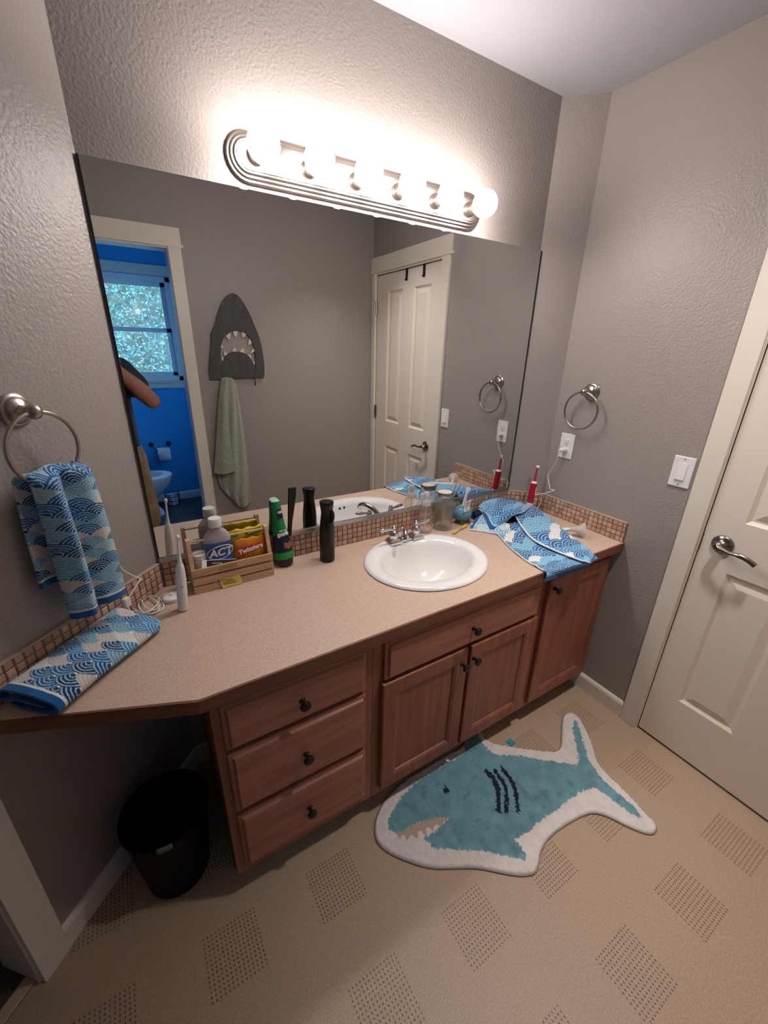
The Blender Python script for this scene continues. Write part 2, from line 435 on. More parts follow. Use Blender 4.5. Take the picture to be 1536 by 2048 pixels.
# --- door 1 with its parts
def casing(name, w0, w1, top, place, label, cw=.07, ext=0.):
    """legs, header board and bead of a craftsman casing; place(u, n, z): u along wall, n off wall"""
    bm = nb()
    def bx(u0, u1, n0, n1, z0, z1, b=.002):
        vs = box(bm, 0, 1, 0, 1, 0, 1)
        for v in vs: v.co = place(u0+(u1-u0)*v.co.x, n0+(n1-n0)*v.co.y, z0+(z1-z0)*v.co.z)
    bx(w0-cw-.005, w0-.005, 0, .017, 0, top+.006); bx(w1+.005, w1+cw+.005, 0, .017, 0, top+.006)
    bx(w0-cw-.017, w1+cw+.017+ext, 0, .026, top+.006, top+.022)
    bx(w0-cw-.008, w1+cw+.008+ext, 0, .020, top+.022, top+.105)
    # jamb lining and stop
    for a, b in ((w0-.016, w0), (w1, w1+.016)): bx(a, b, -TW-.002, .001, 0, top+.016)
    bx(w0, w1, -TW-.002, .001, top, top+.016)
    bmesh.ops.recalc_face_normals(bm, faces=bm.faces)
    return struct(name, bm, 'trim', label=label)
bm = nb()
for y0, y1 in ((-.759, -.827), (-1.607, -1.655)): box(bm, W-.017, W, y1, y0, 0, DH+.006, .002)
box(bm, W-.026, W, -1.6585, -.735, DH+.006, DH+.022, .003); box(bm, W-.020, W, -1.6575, -.752, DH+.022, DH+.107, .002)
box(bm, W-.001, W+TW, DY0, DY0+.014, 0, DH, 0); box(bm, W-.001, W+TW, DY1-.014, DY1, 0, DH, 0); box(bm, W-.001, W+TW, DY1, DY0, DH-.004, DH+.012, 0)
box(bm, W+.042, W+.055, DY0-.012, DY0, 0, DH, 0)
struct('trim_1', bm, 'trim', label='cream casing around the panel door')
panels = []
for a, b in ((.938, 1.126), (1.258, 1.446)):
    for c, d in ((.258, .862), (1.058, 1.976)): panels.append((a-.8345, b-.8345, c-.012, d-.012))
bm = nb()
panelled(bm, (W+.002, -.8345, .012), (0, -1, 0), (0, 0, 1), (-1, 0, 0), .7660, 2.075, .035, panels, [(.004, -.0035), (.012, -.009), (.018, -.009), (.044, -.0015)])
door = struct('door_1', bm, 'door', label='cream four panel door on the right wall')
# lever set
bm = nb(); c = Vector((W+.002, -.899, .962))
lathe(bm, [(.0345, 0), (.0345, .004), (.031, .008), (.022, .012), (.0135, .014), (.012, .026)], 32, aim(c, (-1, 0, 0)))
o = obj('door_rose', bm, 'nickeld', door, 40); o['label'] = 'round satin nickel rose'
bm = nb()
p = [c+Vector((-.026, .014, 0)), c+Vector((-.036, .006, 0)), c+Vector((-.042, -.012, -.003)), c+Vector((-.046, -.038, -.006)), c+Vector((-.046, -.066, -.004)), c+Vector((-.043, -.092, -.010)), c+Vector((-.040, -.114, -.022))]
q = spline(p, 6); n = len(q)
tube(bm, q, [.0125-.006*min(1, k/(n*.45)) + (.0025 if k > n*.6 else 0) for k in range(n)], 12, sq=(.62, 1.))
ball(bm, c+Vector((-.027, .004, 0)), .0145, 16, 10)
lev = obj('door_lever', bm, 'nickeld', door, 60); lev['label'] = 'curved satin nickel lever'
bm = nb(); lathe(bm, [(.0055, 0), (.0055, .004), (.003, .005)], 16, aim(c+Vector((-.040, .006, -.001)), (-1, .1, 0))); obj('privacy_button', bm, 'slot', lev, 40)
bm = nb(); lathe(bm, [(.0035, 0), (.003, .002)], 12, aim(c+Vector((-.006, -.008, .021)), (-1, 0, 0))); obj('rose_screw', bm, 'slot', door, 40)
bm = nb(); box(bm, W-.0005, W+.012, DY0-.0045, DY0-.0008, .915, .985); obj('strike_plate', bm, 'nickel', door)
for zz in (1.875, 1.115, .25):
    bm = nb(); lathe(bm, [(.007, -.05), (.007, .05)], 12, at(W-.006, -1.6015, zz)); box(bm, W-.003, W+.001, -1.6, -1.585, zz-.045, zz+.045)
    obj('hinge', bm, 'nickel', door, 40)
# hooks over the door
for k, y in enumerate((-1.214, -1.019)):
    bm = nb()
    box(bm, W-.004, W+.0015, y-.011, y+.011, 2.02, 2.0885, .001); box(bm, W-.004, W+.03, y-.011, y+.011, 2.0875, 2.0905)
    tube(bm, spline([(W-.003, y, 2.032), (W-.007, y, 2.024), (W-.012, y, 2.024), (W-.014, y, 2.031)], 5), .004, 8)
    tag(obj('door_hook', bm, 'blkm', None, 50, loc=(W, y, 2.02)), ['black hook over the door top, on the hinge side', 'black hook over the door top, on the lever side'][k], 'hook', 'black hooks over the door')
# --- casings of the two openings
casing('trim_2', OX0, OX1, OH, lambda u, n, z: Vector((u, DO+n, z)), 'cream casing of the toilet room doorway', cw=.069)
casing('trim_3', LT0, LT1, LH, lambda u, n, z: LW(u, n, z), 'cream casing of the hall doorway at the left', cw=.072)
bm = nb(); box(bm, LT0, LT1, -.045, -.012, 0, .007, .003, MX=LM)
struct('trim_4', bm, 'cap', label='metal threshold strip in the hall doorway')
# --- hall beyond the left doorway
bm = nb(); box(bm, -.3, 2.6, -1.9, -.012, -.04, .002, MX=LM); struct('floor_hall', bm, 'carpet', label='dark grey carpet beyond the left doorway')
bm = nb()
box(bm, -.4, -.3, -1.9, -TW, 0, H, MX=LM); box(bm, 2.5, 2.6, -1.9, -TW, 0, H, MX=LM); box(bm, -.4, 2.6, -2.0, -1.9, 0, H, MX=LM); box(bm, -.4, -.1, -TW-.01, -.02, 0, H, MX=LM); box(bm, 2.40, 2.6, -TW-.01, -.02, 0, H, MX=LM)
struct('wall_hall', bm, 'hallwall', label='walls of the dim hall')
bm = nb(); box(bm, -.4, 2.6, -2.0, -.02, H, H+.08, MX=LM); struct('ceiling_hall', bm, 'ceil', label='ceiling of the dim hall')
# --- box added behind the closed door to stop sky light leaking under it
bm = nb(); box(bm, W+TW, W+.8, -1.8, -.6, -.05, .0); box(bm, W+.8, W+.85, -1.8, -.6, 0, H); box(bm, W+TW, W+.85, -1.85, -1.8, 0, H); box(bm, W+TW, W+.85, -.6, -.55, 0, H); box(bm, W+TW, W+.85, -1.85, -.55, H, H+.05)
struct('wall_closet', bm, 'hallwall', label='added light blocking box behind the closed door')
# --- toilet room
TY = DO-TW; FY2 = -3.42; TX0, TX1 = -1.0, 1.0
WX0, WX1, WZ0, WZ1 = -.40, .546, 1.248, 2.168
bm = nb(); box(bm, TX0-.1, TX1+.1, FY2-.15, TY+TW+.005, -.05, -.001); box(bm, OX0, OX1, TY-.02, DO, -.02, .0005)
struct('floor_toilet_room', bm, 'tfloor', label='dark vinyl floor of the toilet room')
bm = nb(); box(bm, TX0-.1, TX1+.1, FY2-.15, TY, H, H+.08); struct('ceiling_toilet_room', bm, 'ceil', label='ceiling of the toilet room')
bm = nb()
box(bm, TX0, WX0, FY2-.15, FY2, 0, H); box(bm, WX1, TX1, FY2-.15, FY2, 0, H); box(bm, WX0, WX1, FY2-.15, FY2, 0, WZ0); box(bm, WX0, WX1, FY2-.15, FY2, WZ1, H)
struct('wall_toilet_room_far', bm, 'blue', label='bright blue wall under and around the window')
bm = nb(); box(bm, TX0-.1, TX0, FY2-.15, TY, 0, H); struct('wall_toilet_room_left', bm, 'blue', label='blue wall behind the toilet tank')
bm = nb(); V0, V1 = -3.0, -2.0  # opening for the added side window
box(bm, TX1, TX1+.1, FY2-.15, V0, 0, H); box(bm, TX1, TX1+.1, V1, TY, 0, H); box(bm, TX1, TX1+.1, V0, V1, 0, .95); box(bm, TX1, TX1+.1, V0, V1, 2.2, H)
struct('wall_toilet_room_right', bm, 'blue', label='blue wall opposite the toilet')
bm = nb(); box(bm, TX0, OX0-.016, TY-.004, TY, 0, H); box(bm, OX1+.016, TX1, TY-.004, TY, 0, H); box(bm, OX0-.016, OX1+.016, TY-.004, TY, OH+.016, H)
struct('wall_toilet_room_near', bm, 'blue', label='blue side of the doorway wall')
skirting('baseboard_toilet_room', (TX0, FY2), (TX1, FY2), (0, 1), 'white baseboard under the blue wall', 'trimw')
# window: frame, sashes, panes, trim boards
bm = nb()
for a in ((WX0, WX0+.045, WZ0, WZ1), (WX1-.045, WX1, WZ0, WZ1), (WX0, WX1, WZ0, WZ0+.045), (WX0, WX1, WZ1-.045, WZ1)):
    box(bm, a[0], a[1], FY2-.09, FY2+.004, a[2], a[3], .003)
win = struct('window_1', bm, 'vinylw', label='white double hung window in the toilet room')
ZM = 1.70
for nm, z0, z1, yy in (('upper_sash', ZM-.01, WZ1-.045, FY2-.055), ('lower_sash', WZ0+.045, ZM+.03, FY2-.025)):
    bm = nb(); x0, x1 = WX0+.045, WX1-.045
    for a in ((x0, x0+.045, z0, z1), (x1-.045, x1, z0, z1), (x0, x1, z0, z0+.04), (x0, x1, z1-.04, z1)):
        box(bm, a[0], a[1], yy-.018, yy+.006, a[2], a[3], .003)
    s = obj(nm, bm, 'vinylw', win)
    bm = nb(); box(bm, x0+.04, x1-.04, yy-.010, yy-.006, z0+.035, z1-.035); obj('pane', bm, 'glass', s)
bm = nb()  # added side window, out of view, brings more daylight into the toilet room
for a in ((V0, V0+.05, .95, 2.2), (V1-.05, V1, .95, 2.2), (V0, V1, .95, 1.0), (V0, V1, 2.15, 2.2), (V0, V1, 1.55, 1.6)): box(bm, TX1+.02, TX1+.08, a[0], a[1], a[2], a[3], .003)
w2 = struct('window_added', bm, 'vinylw', label='added side window lighting the toilet room')
bm = nb(); box(bm, TX1+.048, TX1+.052, V0+.05, V1-.05, 1.0, 2.15); obj('pane', bm, 'glass', w2)
bm = nb(); box(bm, WX0-.09, WX1+.09, FY2, FY2+.018, WZ1+.004, WZ1+.088, .002); box(bm, WX0-.06, WX1+.06, FY2, FY2+.03, WZ0-.018, WZ0-.0005, .003); box(bm, WX0-.04, WX1+.04, FY2, FY2+.016, WZ0-.07, WZ0-.018, .002)
struct('trim_5', bm, 'trim', label='cream head board, stool and apron of the window')
# ================================================================== VANITY
# mirror
t = thing('wall_mirror', 'large frameless mirror above the tiled counter', 'mirror', (0, -.001, .934))
bm = nb(); box(bm, .004, W1-.002, -.0065, -.001, .938, 1.9915); obj('mirror_glass', bm, 'mirror', t)
bm = nb(); box(bm, .001, .0055, -.0075, -.0008, .938, 1.9915); o = obj('mirror_edge', bm, 'blkm', t); o['label'] = 'dark left edge'
bm = nb(); box(bm, W1-.0045, W1+.0005, -.0075, -.0008, .938, 1.9915); o = obj('mirror_edge', bm, 'blkm', t); o['label'] = 'dark right edge'
bm = nb(); box(bm, .004, W1-.001, -.0125, -.0008, ZS+.002, ZS+.017, .0012); o = obj('bottom_channel', bm, 'alum', t); o['label'] = 'grey metal channel'
# counter top with an oval cut for the basin
SX, SY, SA, SB = .8907, -.281, .2489, .2192
bm = nb()
outer = [(0.004, -.003), (W1-.001, -.002), (W-.001, -CH), (W-.001, YF+.006), (.026, YF+.006), (-.394, -.398)]
inner = [(SX+(SA-.02)*math.cos(2*PI*k/48), SY+(SB-.02)*math.sin(2*PI*k/48)) for k in range(48)]
for z in (ZC, ZC-.038):
    a = [bm.verts.new((x, y, z)) for x, y in outer]; b = [bm.verts.new((x, y, z)) for x, y in inner]
    es = [bm.edges.new((l[k], l[(k+1) % len(l)])) for l in (a, b) for k in range(len(l))]
    bmesh.ops.triangle_fill(bm, use_beauty=True, edges=es)
    if z == ZC: ta, tb = a, b
    else:
        for p, q in ((ta, a), (tb, b)):
            for k in range(len(p)): bm.faces.new((p[k], p[(k+1) % len(p)], q[(k+1) % len(q)], q[k]))
bmesh.ops.recalc_face_normals(bm, faces=bm.faces)
ctr = tag(obj('countertop', bm, 'lam', loc=(.8, -.3, ZC-.038)), 'tan speckled laminate counter with wood front edge and tiled upstand', 'counter')
bm = nb()
eo = [(W-.001, YF), (.0235, YF), (-.400, -.3985)]; ei = [(W-.001, YF+.006), (.026, YF+.006), (-.396, -.3965)]
prism(bm, eo+ei[::-1], ZC-.038, ZC-.0008); o = obj('front_edge', bm, 'edge', ctr); o['label'] = 'red brown wooden front edge'
# tiled upstand: strips of small square tiles
def upstand(p, q, n, label):
    p, q, n = Vector(p+(0,)), Vector(q+(0,)), Vector(n+(0,)).normalized(); L = (q-p).length; d = (q-p)/L
    f = lambda x, y, h: p+d*x+n*y+Vector((0, 0, h))
    bm = nb(); prism(bm, [(0, .0005), (L, .0005), (L, .0075), (0, .0075)], ZC+.0005, ZS-.002, f)
    o = obj('tile_upstand', bm, 'grout', ctr); o['label'] = label
    bm = nb(); cols = []; cw = .0226; nx = int(L/cw)
    for i in range(nx+1):
        for j in range(4):
            x0, x1 = i*cw+.0012, min((i+1)*cw-.0012, L-.0005)
            if x1-x0 < .006: continue
            z0, z1 = ZC+.0012+j*.0223, ZC+.0012+(j+1)*.0223-.0022
            jx, jz = (hsh(i, j, 3)-.5)*.0016, (hsh(i, j, 5)-.5)*.0016
            k = .86+.34*hsh(i, j, L*7); b = hsh(i, j, 9)
            c = tuple(v*k for v in lin('#c3a28c' if b > .35 else '#b5907b'))
            o4 = [(x0, z0), (x1, z0), (x1, z1), (x0, z1)]
            i4 = [(x0+.002, z0+.002), (x1-.002, z0+.002), (x1-.002, z1-.002), (x0+.002, z1-.002)]
            A = [bm.verts.new(f(x+jx, .0068, z+jz)) for x, z in o4]; B = [bm.verts.new(f(x+jx, .0100, z+jz)) for x, z in i4]
            bm.faces.new(B)
            for m in range(4): bm.faces.new((A[m], A[(m+1) % 4], B[(m+1) % 4], B[m]))
            cols += [c]*8
    bmesh.ops.recalc_face_normals(bm, faces=bm.faces)
    to = obj('mosaic_tiles', bm, 'tile', o); colour(to, cols)
    bm = nb(); prism(bm, [(0, .0005), (L, .0005), (L, .0105), (0, .0105)], ZS-.0025, ZS+.0015, f); obj('tile_cap', bm, 'cap', o)
upstand(tuple(LW(.008, 0, 0)[:2]), tuple(LW(.552, 0, 0)[:2]), (1, -1), 'tile strip along the angled left wall')
upstand((.008, 0), (W1-.004, 0), (0, -1), 'tile strip under the mirror')
dd = Vector((W-W1, -CH)); nn = (-CH, -(W-W1))
upstand((W1, 0), (W, -CH), nn, 'short tile strip across the right corner')
upstand((W, -CH-.002), (W, -.5665), (-1, 0), 'tile strip along the right wall')
# ---------------- cabinets
def rprof(bm, x0, x1, z0, z1, y, lip=.008, th=.02):
    """drawer front with a routed step round its edge"""
    panelled_front = [(0, .0, 0), ]
    vs = []
    steps = [(0, -th), (0, -.011), (.002, -.009), (.010, -.008), (.0135, -.002), (.016, 0)]
    prev = None; first = None
    for ins, dep in steps:
        r = [bm.verts.new((a, y-dep, b)) for a, b in ((x0+ins, z0+ins), (x1-ins, z0+ins), (x1-ins, z1-ins), (x0+ins, z1-ins))]
        if prev:
            for k in range(4): bm.faces.new((prev[k], prev[(k+1) % 4], r[(k+1) % 4], r[k]))
        else: first = r
        prev = r
    bm.faces.new(prev); bm.faces.new(first[::-1])
    bmesh.ops.recalc_face_normals(bm, faces=bm.faces)
def knob(x, z, par, y=FY):
    bm = nb(); lathe(bm, [(.009, 0), (.0085, .002), (.0055, .005), (.0055, .014), (.009, .017), (.0148, .021), (.0155, .026), (.0135, .029), (.006, .0305)], 24, aim((x, y, z), (0, -1, 0)))
    o = obj('knob', bm, 'bronze', par, 40); o['label'] = 'dark bronze knob'
def carcass(name, label, x0, x1, stiles, rails, endpanel=False):
    t = thing(name, label, 'cabinet', ((x0+x1)/2, -.30, 0))
    bm = nb(); ya = FY+.021
    for a in (x0, x1-.015): box(bm, a, a+.015, ya+.018, -.012, .088, .790)
    box(bm, x0+.015, x1-.015, ya+.018, -.012, .088, .103); box(bm, x0+.015, x1-.015, -.02, -.012, .103, .70)
    obj('carcass', bm, 'woodv', t)
    bm = nb()
    for a, b in stiles: box(bm, a, b, ya, ya+.018, .088, .7905, .0008)
    for a, b, c, d in rails: box(bm, a, b, ya+.0004, ya+.018, c, d, .0008)
    obj('face_frame', bm, 'woodv', t)
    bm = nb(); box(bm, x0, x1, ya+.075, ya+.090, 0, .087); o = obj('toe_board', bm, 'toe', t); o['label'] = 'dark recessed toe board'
    return t
t = carcass('drawer_cabinet', 'wooden cabinet of three drawers at the left end of the counter', .043, .507, [(.043, .085), (.462, .507)], [(.085, .462, .75, .79), (.085, .462, .595, .63), (.085, .462, .355, .39), (.085, .462, .088, .15)])
for (z0, z1), kz in zip(((.612, .764), (.374, .597), (.128, .356)), (.687, .482, .246)):
    bm = nb(); rprof(bm, .066, .477, z0, z1, FY); d = obj('drawer', bm, 'wood', t); knob(.2725, kz, d)
t = carcass('sink_cabinet', 'wide wooden cabinet with one drawer front and two doors below the basin', .508, 1.283, [(.508, .56), (1.235, 1.283)], [(.56, 1.235, .75, .79), (.56, 1.235, .60, .64), (.56, 1.235, .088, .145), (.878, .922, .145, .60)])
bm = nb(); rprof(bm, .543, 1.258, .617, .765, FY); d = obj('drawer', bm, 'wood', t); knob(.9005, .689, d)
def cdoor(x0, x1, z0, z1, par, name='door'):
    bm = nb(); w, h = x1-x0, z1-z0
    panelled(bm, (x0, FY, z0), (1, 0, 0), (0, 0, 1), (0, -1, 0), w, h, .02, [(.052, w-.052, .052, h-.052)], [(.002, -.002), (.008, -.0035), (.011, -.009)])
    # eased outer edge
    es = [e for e in bm.edges if all(abs(v.co.y-FY) < 1e-5 for v in e.verts) and any(abs(f.normal.y) < .5 for f in e.link_faces) and all(min(abs(v.co.x-x0), abs(v.co.x-x1), abs(v.co.z-z0), abs(v.co.z-z1)) < 1e-5 for v in e.verts)]
    bmesh.ops.bevel(bm, geom=es, offset=.006, segments=2, affect='EDGES', profile=.5)
    return obj(name, bm, 'woodv', par)
d = cdoor(.535, .892, .123, .607, t); knob(.866, .546, d)
d = cdoor(.906, 1.258, .123, .607, t); knob(.921, .550, d)
t = carcass('narrow_cabinet', 'narrow wooden cabinet with a single tall door at the right end', 1.284, 1.7445, [(1.284, 1.33), (1.685, 1.7445)], [(1.33, 1.685, .745, .79), (1.33, 1.685, .088, .15)])
d = cdoor(1.303, 1.703, .125, .762, t); knob(1.328, .719, d)
# ---------------- basin and tap
t = thing('wash_basin', 'white oval drop-in basin in the tan counter', 'sink', (SX, SY, ZC))
bm = nb(); NS = 72
BX, BY, BA, BB = .895, -.283, .195, .151
rings = [(SX, SY, SA-.004, SB-.004, ZC+.0004), (SX, SY, SA, SB, ZC+.004), (SX, SY, SA-.003, SB-.003, ZC+.010), (SX, SY, SA-.012, SB-.012, ZC+.0135), (SX, SY, SA-.030, SB-.030, ZC+.0125),
         (BX, BY, BA+.010, BB+.010, ZC+.0095), (BX, BY, BA, BB, ZC+.004), (BX, BY, BA-.008, BB-.008, ZC-.010), (BX, BY, BA-.026, BB-.024, ZC-.05), (BX, BY, BA-.06, BB-.05, ZC-.093), (BX, BY, BA-.11, BB-.088, ZC-.123), (BX, BY, .045, .038, ZC-.139), (BX, BY, .022, .022, ZC-.142)]
RR = []
for cx, cy, a, b, z in rings: RR.append([bm.verts.new((cx+a*math.cos(2*PI*k/NS), cy+b*math.sin(2*PI*k/NS), z)) for k in range(NS)])
out = [(BX, BY, .03, .03, ZC-.152), (BX, BY, BA-.10, BB-.078, ZC-.135), (BX, BY, BA-.012, BB-.010, ZC-.05), (SX, SY, SA-.024, SB-.024, ZC-.012), (SX, SY, SA-.024, SB-.024, ZC+.0004)]
for cx, cy, a, b, z in out: RR.append([bm.verts.new((cx+a*math.cos(2*PI*k/NS), cy+b*math.sin(2*PI*k/NS), z)) for k in range(NS)])
for A, B in zip(RR, RR[1:]+[RR[0]]):
    for k in range(NS): bm.faces.new((A[k], A[(k+1) % NS], B[(k+1) % NS], B[k]))
bmesh.ops.recalc_face_normals(bm, faces=bm.faces)
obj('bowl', bm, 'porc', t, 60)
bm = nb(); lathe(bm, [(.023, 0), (.0235, .002), (.017, .003), (.010, .0015)], 24, at(BX, BY, ZC-.1425)); obj('drain', bm, 'chrome', t, 40)
for x in (.849, .876):
    yy = BY-BB*math.sqrt(1-((x-BX)/BA)**2)+.009
    bm = nb(); lathe(bm, [(.0058, -.002), (.0058, .0012)], 16, aim((x, yy+.0025, ZC-.0125), (0, 1, .35))); o = obj('overflow_hole', bm, 'slot', t); o['label'] = 'dark overflow hole'
TX, TYY, TZ = .905, -.108, ZC+.0128
t = thing('tap', 'chrome two handle tap on the back rim of the basin', 'tap', (TX, TYY, TZ))
def pyr(bm, x, w, d, h, top):
    a = [bm.verts.new((x+sx*w, TYY+sy*d, TZ)) for sx, sy in ((-1, -1), (1, -1), (1, 1), (-1, 1))]
    m = [bm.verts.new((x+sx*w, TYY+sy*d, TZ+.005)) for sx, sy in ((-1, -1), (1, -1), (1, 1), (-1, 1))]
    b = [bm.verts.new((x+sx*top, TYY+sy*top, TZ+h)) for sx, sy in ((-1, -1), (1, -1), (1, 1), (-1, 1))]
    for p, q in ((a, m), (m, b)):
        for k in range(4): bm.faces.new((p[k], p[(k+1) % 4], q[(k+1) % 4], q[k]))
    bm.faces.new(a[::-1]); bm.faces.new(b)
bm = nb(); pyr(bm, TX-.056, .028, .026, .020, .017); pyr(bm, TX+.056, .028, .026, .020, .017); box(bm, TX-.056, TX+.056, TYY-.018, TYY+.018, TZ, TZ+.0105, .003)
lathe(bm, [(.019, 0), (.017, .016), (.014, .022)], 24, at(TX, TYY, TZ)); obj('base', bm, 'chrome', t, 35)
for s in (-1, 1):
    bm = nb(); x = TX+s*.056
    lathe(bm, [(.0165, .019), (.0185, .024), (.0195, .034), (.0175, .044), (.0115, .050), (.0085, .053), (.0115, .056), (.012, .060), (.009, .064), (.0065, .066), (.0085, .069), (.0075, .074), (.003, .077)], 28, at(x, TYY, TZ))
    q = [Vector((x+s*.004, TYY, TZ+.060)), Vector((x+s*.022, TYY-.001, TZ+.062)), Vector((x+s*.045, TYY-.002, TZ+.065)), Vector((x+s*.058, TYY-.003, TZ+.0665)), Vector((x+s*.064, TYY-.003, TZ+.067))]
    tube(bm, q, [.0062, .0055, .0078, .0085, .004], 14)
    ball(bm, q[-1], .0062, 12, 8)
    obj('lever_handle', bm, 'chrome', t, 45)
bm = nb()
q = spline([(TX, TYY+.004, TZ+.016), (TX-.010, TYY-.012, TZ+.042), (TX-.028, TYY-.040, TZ+.066), (TX-.045, TYY-.066, TZ+.074), (TX-.056, TYY-.084, TZ+.067), (TX-.060, TYY-.091, TZ+.052)], 6)
tube(bm, q, [.0155-.004*k/len(q) for k in range(len(q))], 16, sq=(1., .82)); obj('spout', bm, 'chrome', t, 60)
bm = nb(); lathe(bm, [(.0028, 0), (.0028, .03), (.0055, .032), (.0055, .040), (.003, .042)], 14, at(TX, TYY+.020, TZ+.008)); obj('pop_up_rod', bm, 'chrome', t, 50)
# ---------------- strip light
LX, LZ = .795, 2.0625
t = thing('vanity_light', 'six globe brushed nickel strip light above the mirror', 'light', (LX, 0, LZ))
def stad(hw, r, n=14):
    c = hw-r
    return [(c+r*math.cos(a), r*math.sin(a)) for a in [(-PI/2+PI*k/n) for k in range(n+1)]]+[(-c+r*math.cos(a), r*math.sin(a)) for a in [(PI/2+PI*k/n) for k in range(n+1)]]
bm = nb(); HW, R0 = .456, .0585
lev = [(0, 0), (0, .008), (.0035, .0115), (.0075, .0115), (.009, .0145), (.0125, .017), (.0165, .017), (.018, .020), (.0215, .0225), (.0255, .0225), (.027, .0255)]
prev = None
for ins, d in lev:
    r = [bm.verts.new((LX+x, -d, LZ+z)) for x, z in stad(HW-ins, R0-ins)]
    if prev:
        for k in range(len(r)): bm.faces.new((prev[k], prev[(k+1) % len(r)], r[(k+1) % len(r)], r[k]))
    else: first = r
    prev = r
bm.faces.new(prev); bm.faces.new(first[::-1]); bmesh.ops.recalc_face_normals(bm, faces=bm.faces)
obj('back_plate', bm, 'nickel', t, 30)
for k in range(6):
    x = LX+(k-2.5)*.1533
    bm = nb(); lathe(bm, [(.023, 0), (.023, .006), (.0195, .009), (.0195, .036), (.0205, .038), (.0205, .040)], 28, aim((x, -.0255, LZ), (0, -1, 0)), caps=True)
    s = obj('socket', bm, 'nickel', t, 40)
    bm = nb(); lathe(bm, [(.0145, .043), (.0165, .048), (.024, .0545), (.0335, .064), (.0395, .076), (.0415, .089), (.0395, .102), (.0335, .114), (.024, .1235), (.012, .1288), (.001, .1303)], 32, aim((x, -.0205, LZ), (0, -1, 0)))
    b = obj('globe_bulb', bm, 'bulb', s, 80); b['label'] = 'glowing white globe bulb'
# ---------------- added recessed fill light, out of view, over the floor by the door
t = thing('added_downlight', 'added recessed fill downlight in the ceiling over the floor by the door', 'light', (DLX, DLY, H))
bm = nb(); lathe(bm, [(.080, .165), (.080, .0005), (.084, -.004), (.108, -.004), (.112, -.0005), (.112, .0), (.086, .0), (.086, .165), (.080, .165)], 40, at(DLX, DLY, H-.0006), caps=False); o = obj('can', bm, 'baffle', t, 40); o['label'] = 'dark baffle and trim ring of the added downlight'
bm = nb(); lathe(bm, [(.076, .150), (.076, .158)], 36, at(DLX, DLY, H)); obj('fill_disc', bm, 'fill_glow', t, 40)
# ---------------- wall plates
def plate_thing(name, label, cat, y, z):
    t = thing(name, label, cat, (W, y, z))
    bm = nb(); box(bm, W-.0055, W, y-.036, y+.036, z-.058, z+.058, .0022); obj('cover_plate', bm, 'white', t)
    return t
OY, OZ = -.210, 1.183
t = plate_thing('power_outlet', 'white duplex outlet with a cord plugged in, under the right towel ring', 'outlet', OY, OZ)
for dz in (.0195, -.0195):
    bm = nb(); lathe(bm, [(.0165, 0), (.0165, .0015), (.0155, .002)], 28, aim((W-.0052, OY, OZ+dz), (-1, 0, 0))); f = obj('receptacle', bm, 'white', t, 40)
    if dz > 0:
        bm = nb()
        for dy, h in ((-.0062, .0040), (.0062, .0034)): box(bm, W-.0078, W-.0070, OY+dy-.0009, OY+dy+.0009, OZ+dz+.002, OZ+dz+.002+2*h)
        lathe(bm, [(.0022, 0), (.0022, .0009)], 10, aim((W-.0070, OY, OZ+dz-.006), (-1, 0, 0))); obj('slots', bm, 'slot', f)
bm = nb(); lathe(bm, [(.0025, 0), (.002, .001)], 10, aim((W-.0053, OY, OZ), (-1, 0, 0))); obj('plate_screw', bm, 'grey', t)
SYY, SZ = -.707, 1.184
t = plate_thing('light_switch', 'white rocker light switch beside the door casing', 'switch', SYY, SZ)
bm = nb(); box(bm, W-.0072, W-.005, SYY-.0175, SYY+.0175, SZ-.034, SZ+.034, .0006); obj('switch_frame', bm, 'white', t)
bm = nb(); vs = box(bm, W-.0112, W-.006, SYY-.0145, SYY+.0145, SZ-.030, SZ+.030, .0012)
for v in vs:
    if v.co.x < W-.009: v.co.x += .004*(v.co.z-SZ+.03)/.06
obj('rocker', bm, 'white', t)
for dz in (.0485, -.0485):
    bm = nb(); lathe(bm, [(.0032, 0), (.0025, .001)], 12, aim((W-.0054, SYY, SZ+dz), (-1, 0, 0))); obj('plate_screw', bm, 'grey', t)
# ---------------- towel rings
def towel_ring(label, P, tilt=0.):
    """P(along, off, z): local frame on the wall, origin at the rosette"""
    t = thing('towel_ring', label, 'towel ring', P(0, 0, 0), 'nickel towel rings')
    n = (P(0, 1, 0)-P(0, 0, 0)).normalized()
    bm = nb(); lathe(bm, [(.0365, .0), (.0365, .004), (.033, .008), (.029, .009), (.0275, .013), (.021, .018), (.012, .021), (.0085, .026), (.008, .046)], 36, aim(P(0, .0005, 0), n)); obj('rosette', bm, 'nickel', t, 35)
    bm = nb(); ball(bm, P(0, .053, 0), .0165, 20, 14); lathe(bm, [(.008, .040), (.010, .044), (.0135, .05)], 20, aim(P(0, 0, 0), n)); obj('post_ball', bm, 'nickel', t, 60)
    bm = nb(); R = .078
    tube(bm, [P(R*math.sin(a), .055, -.001-R+R*math.cos(a)) for a in [2*PI*k/64 for k in range(64)]], .0043, 12, closed=True); obj('ring', bm, 'nickel', t, 70)
    return t
RT, RZ = .298, 1.4465
towel_ring('brushed nickel towel ring on the angled left wall, holding a blue towel', lambda a, n, z: LW(RT-.004+a, n, RZ+z))
RY2 = -.280
towel_ring('empty brushed nickel towel ring above the outlet on the right wall', lambda a, n, z: Vector((W-n, RY2+a, 1.437+z)))
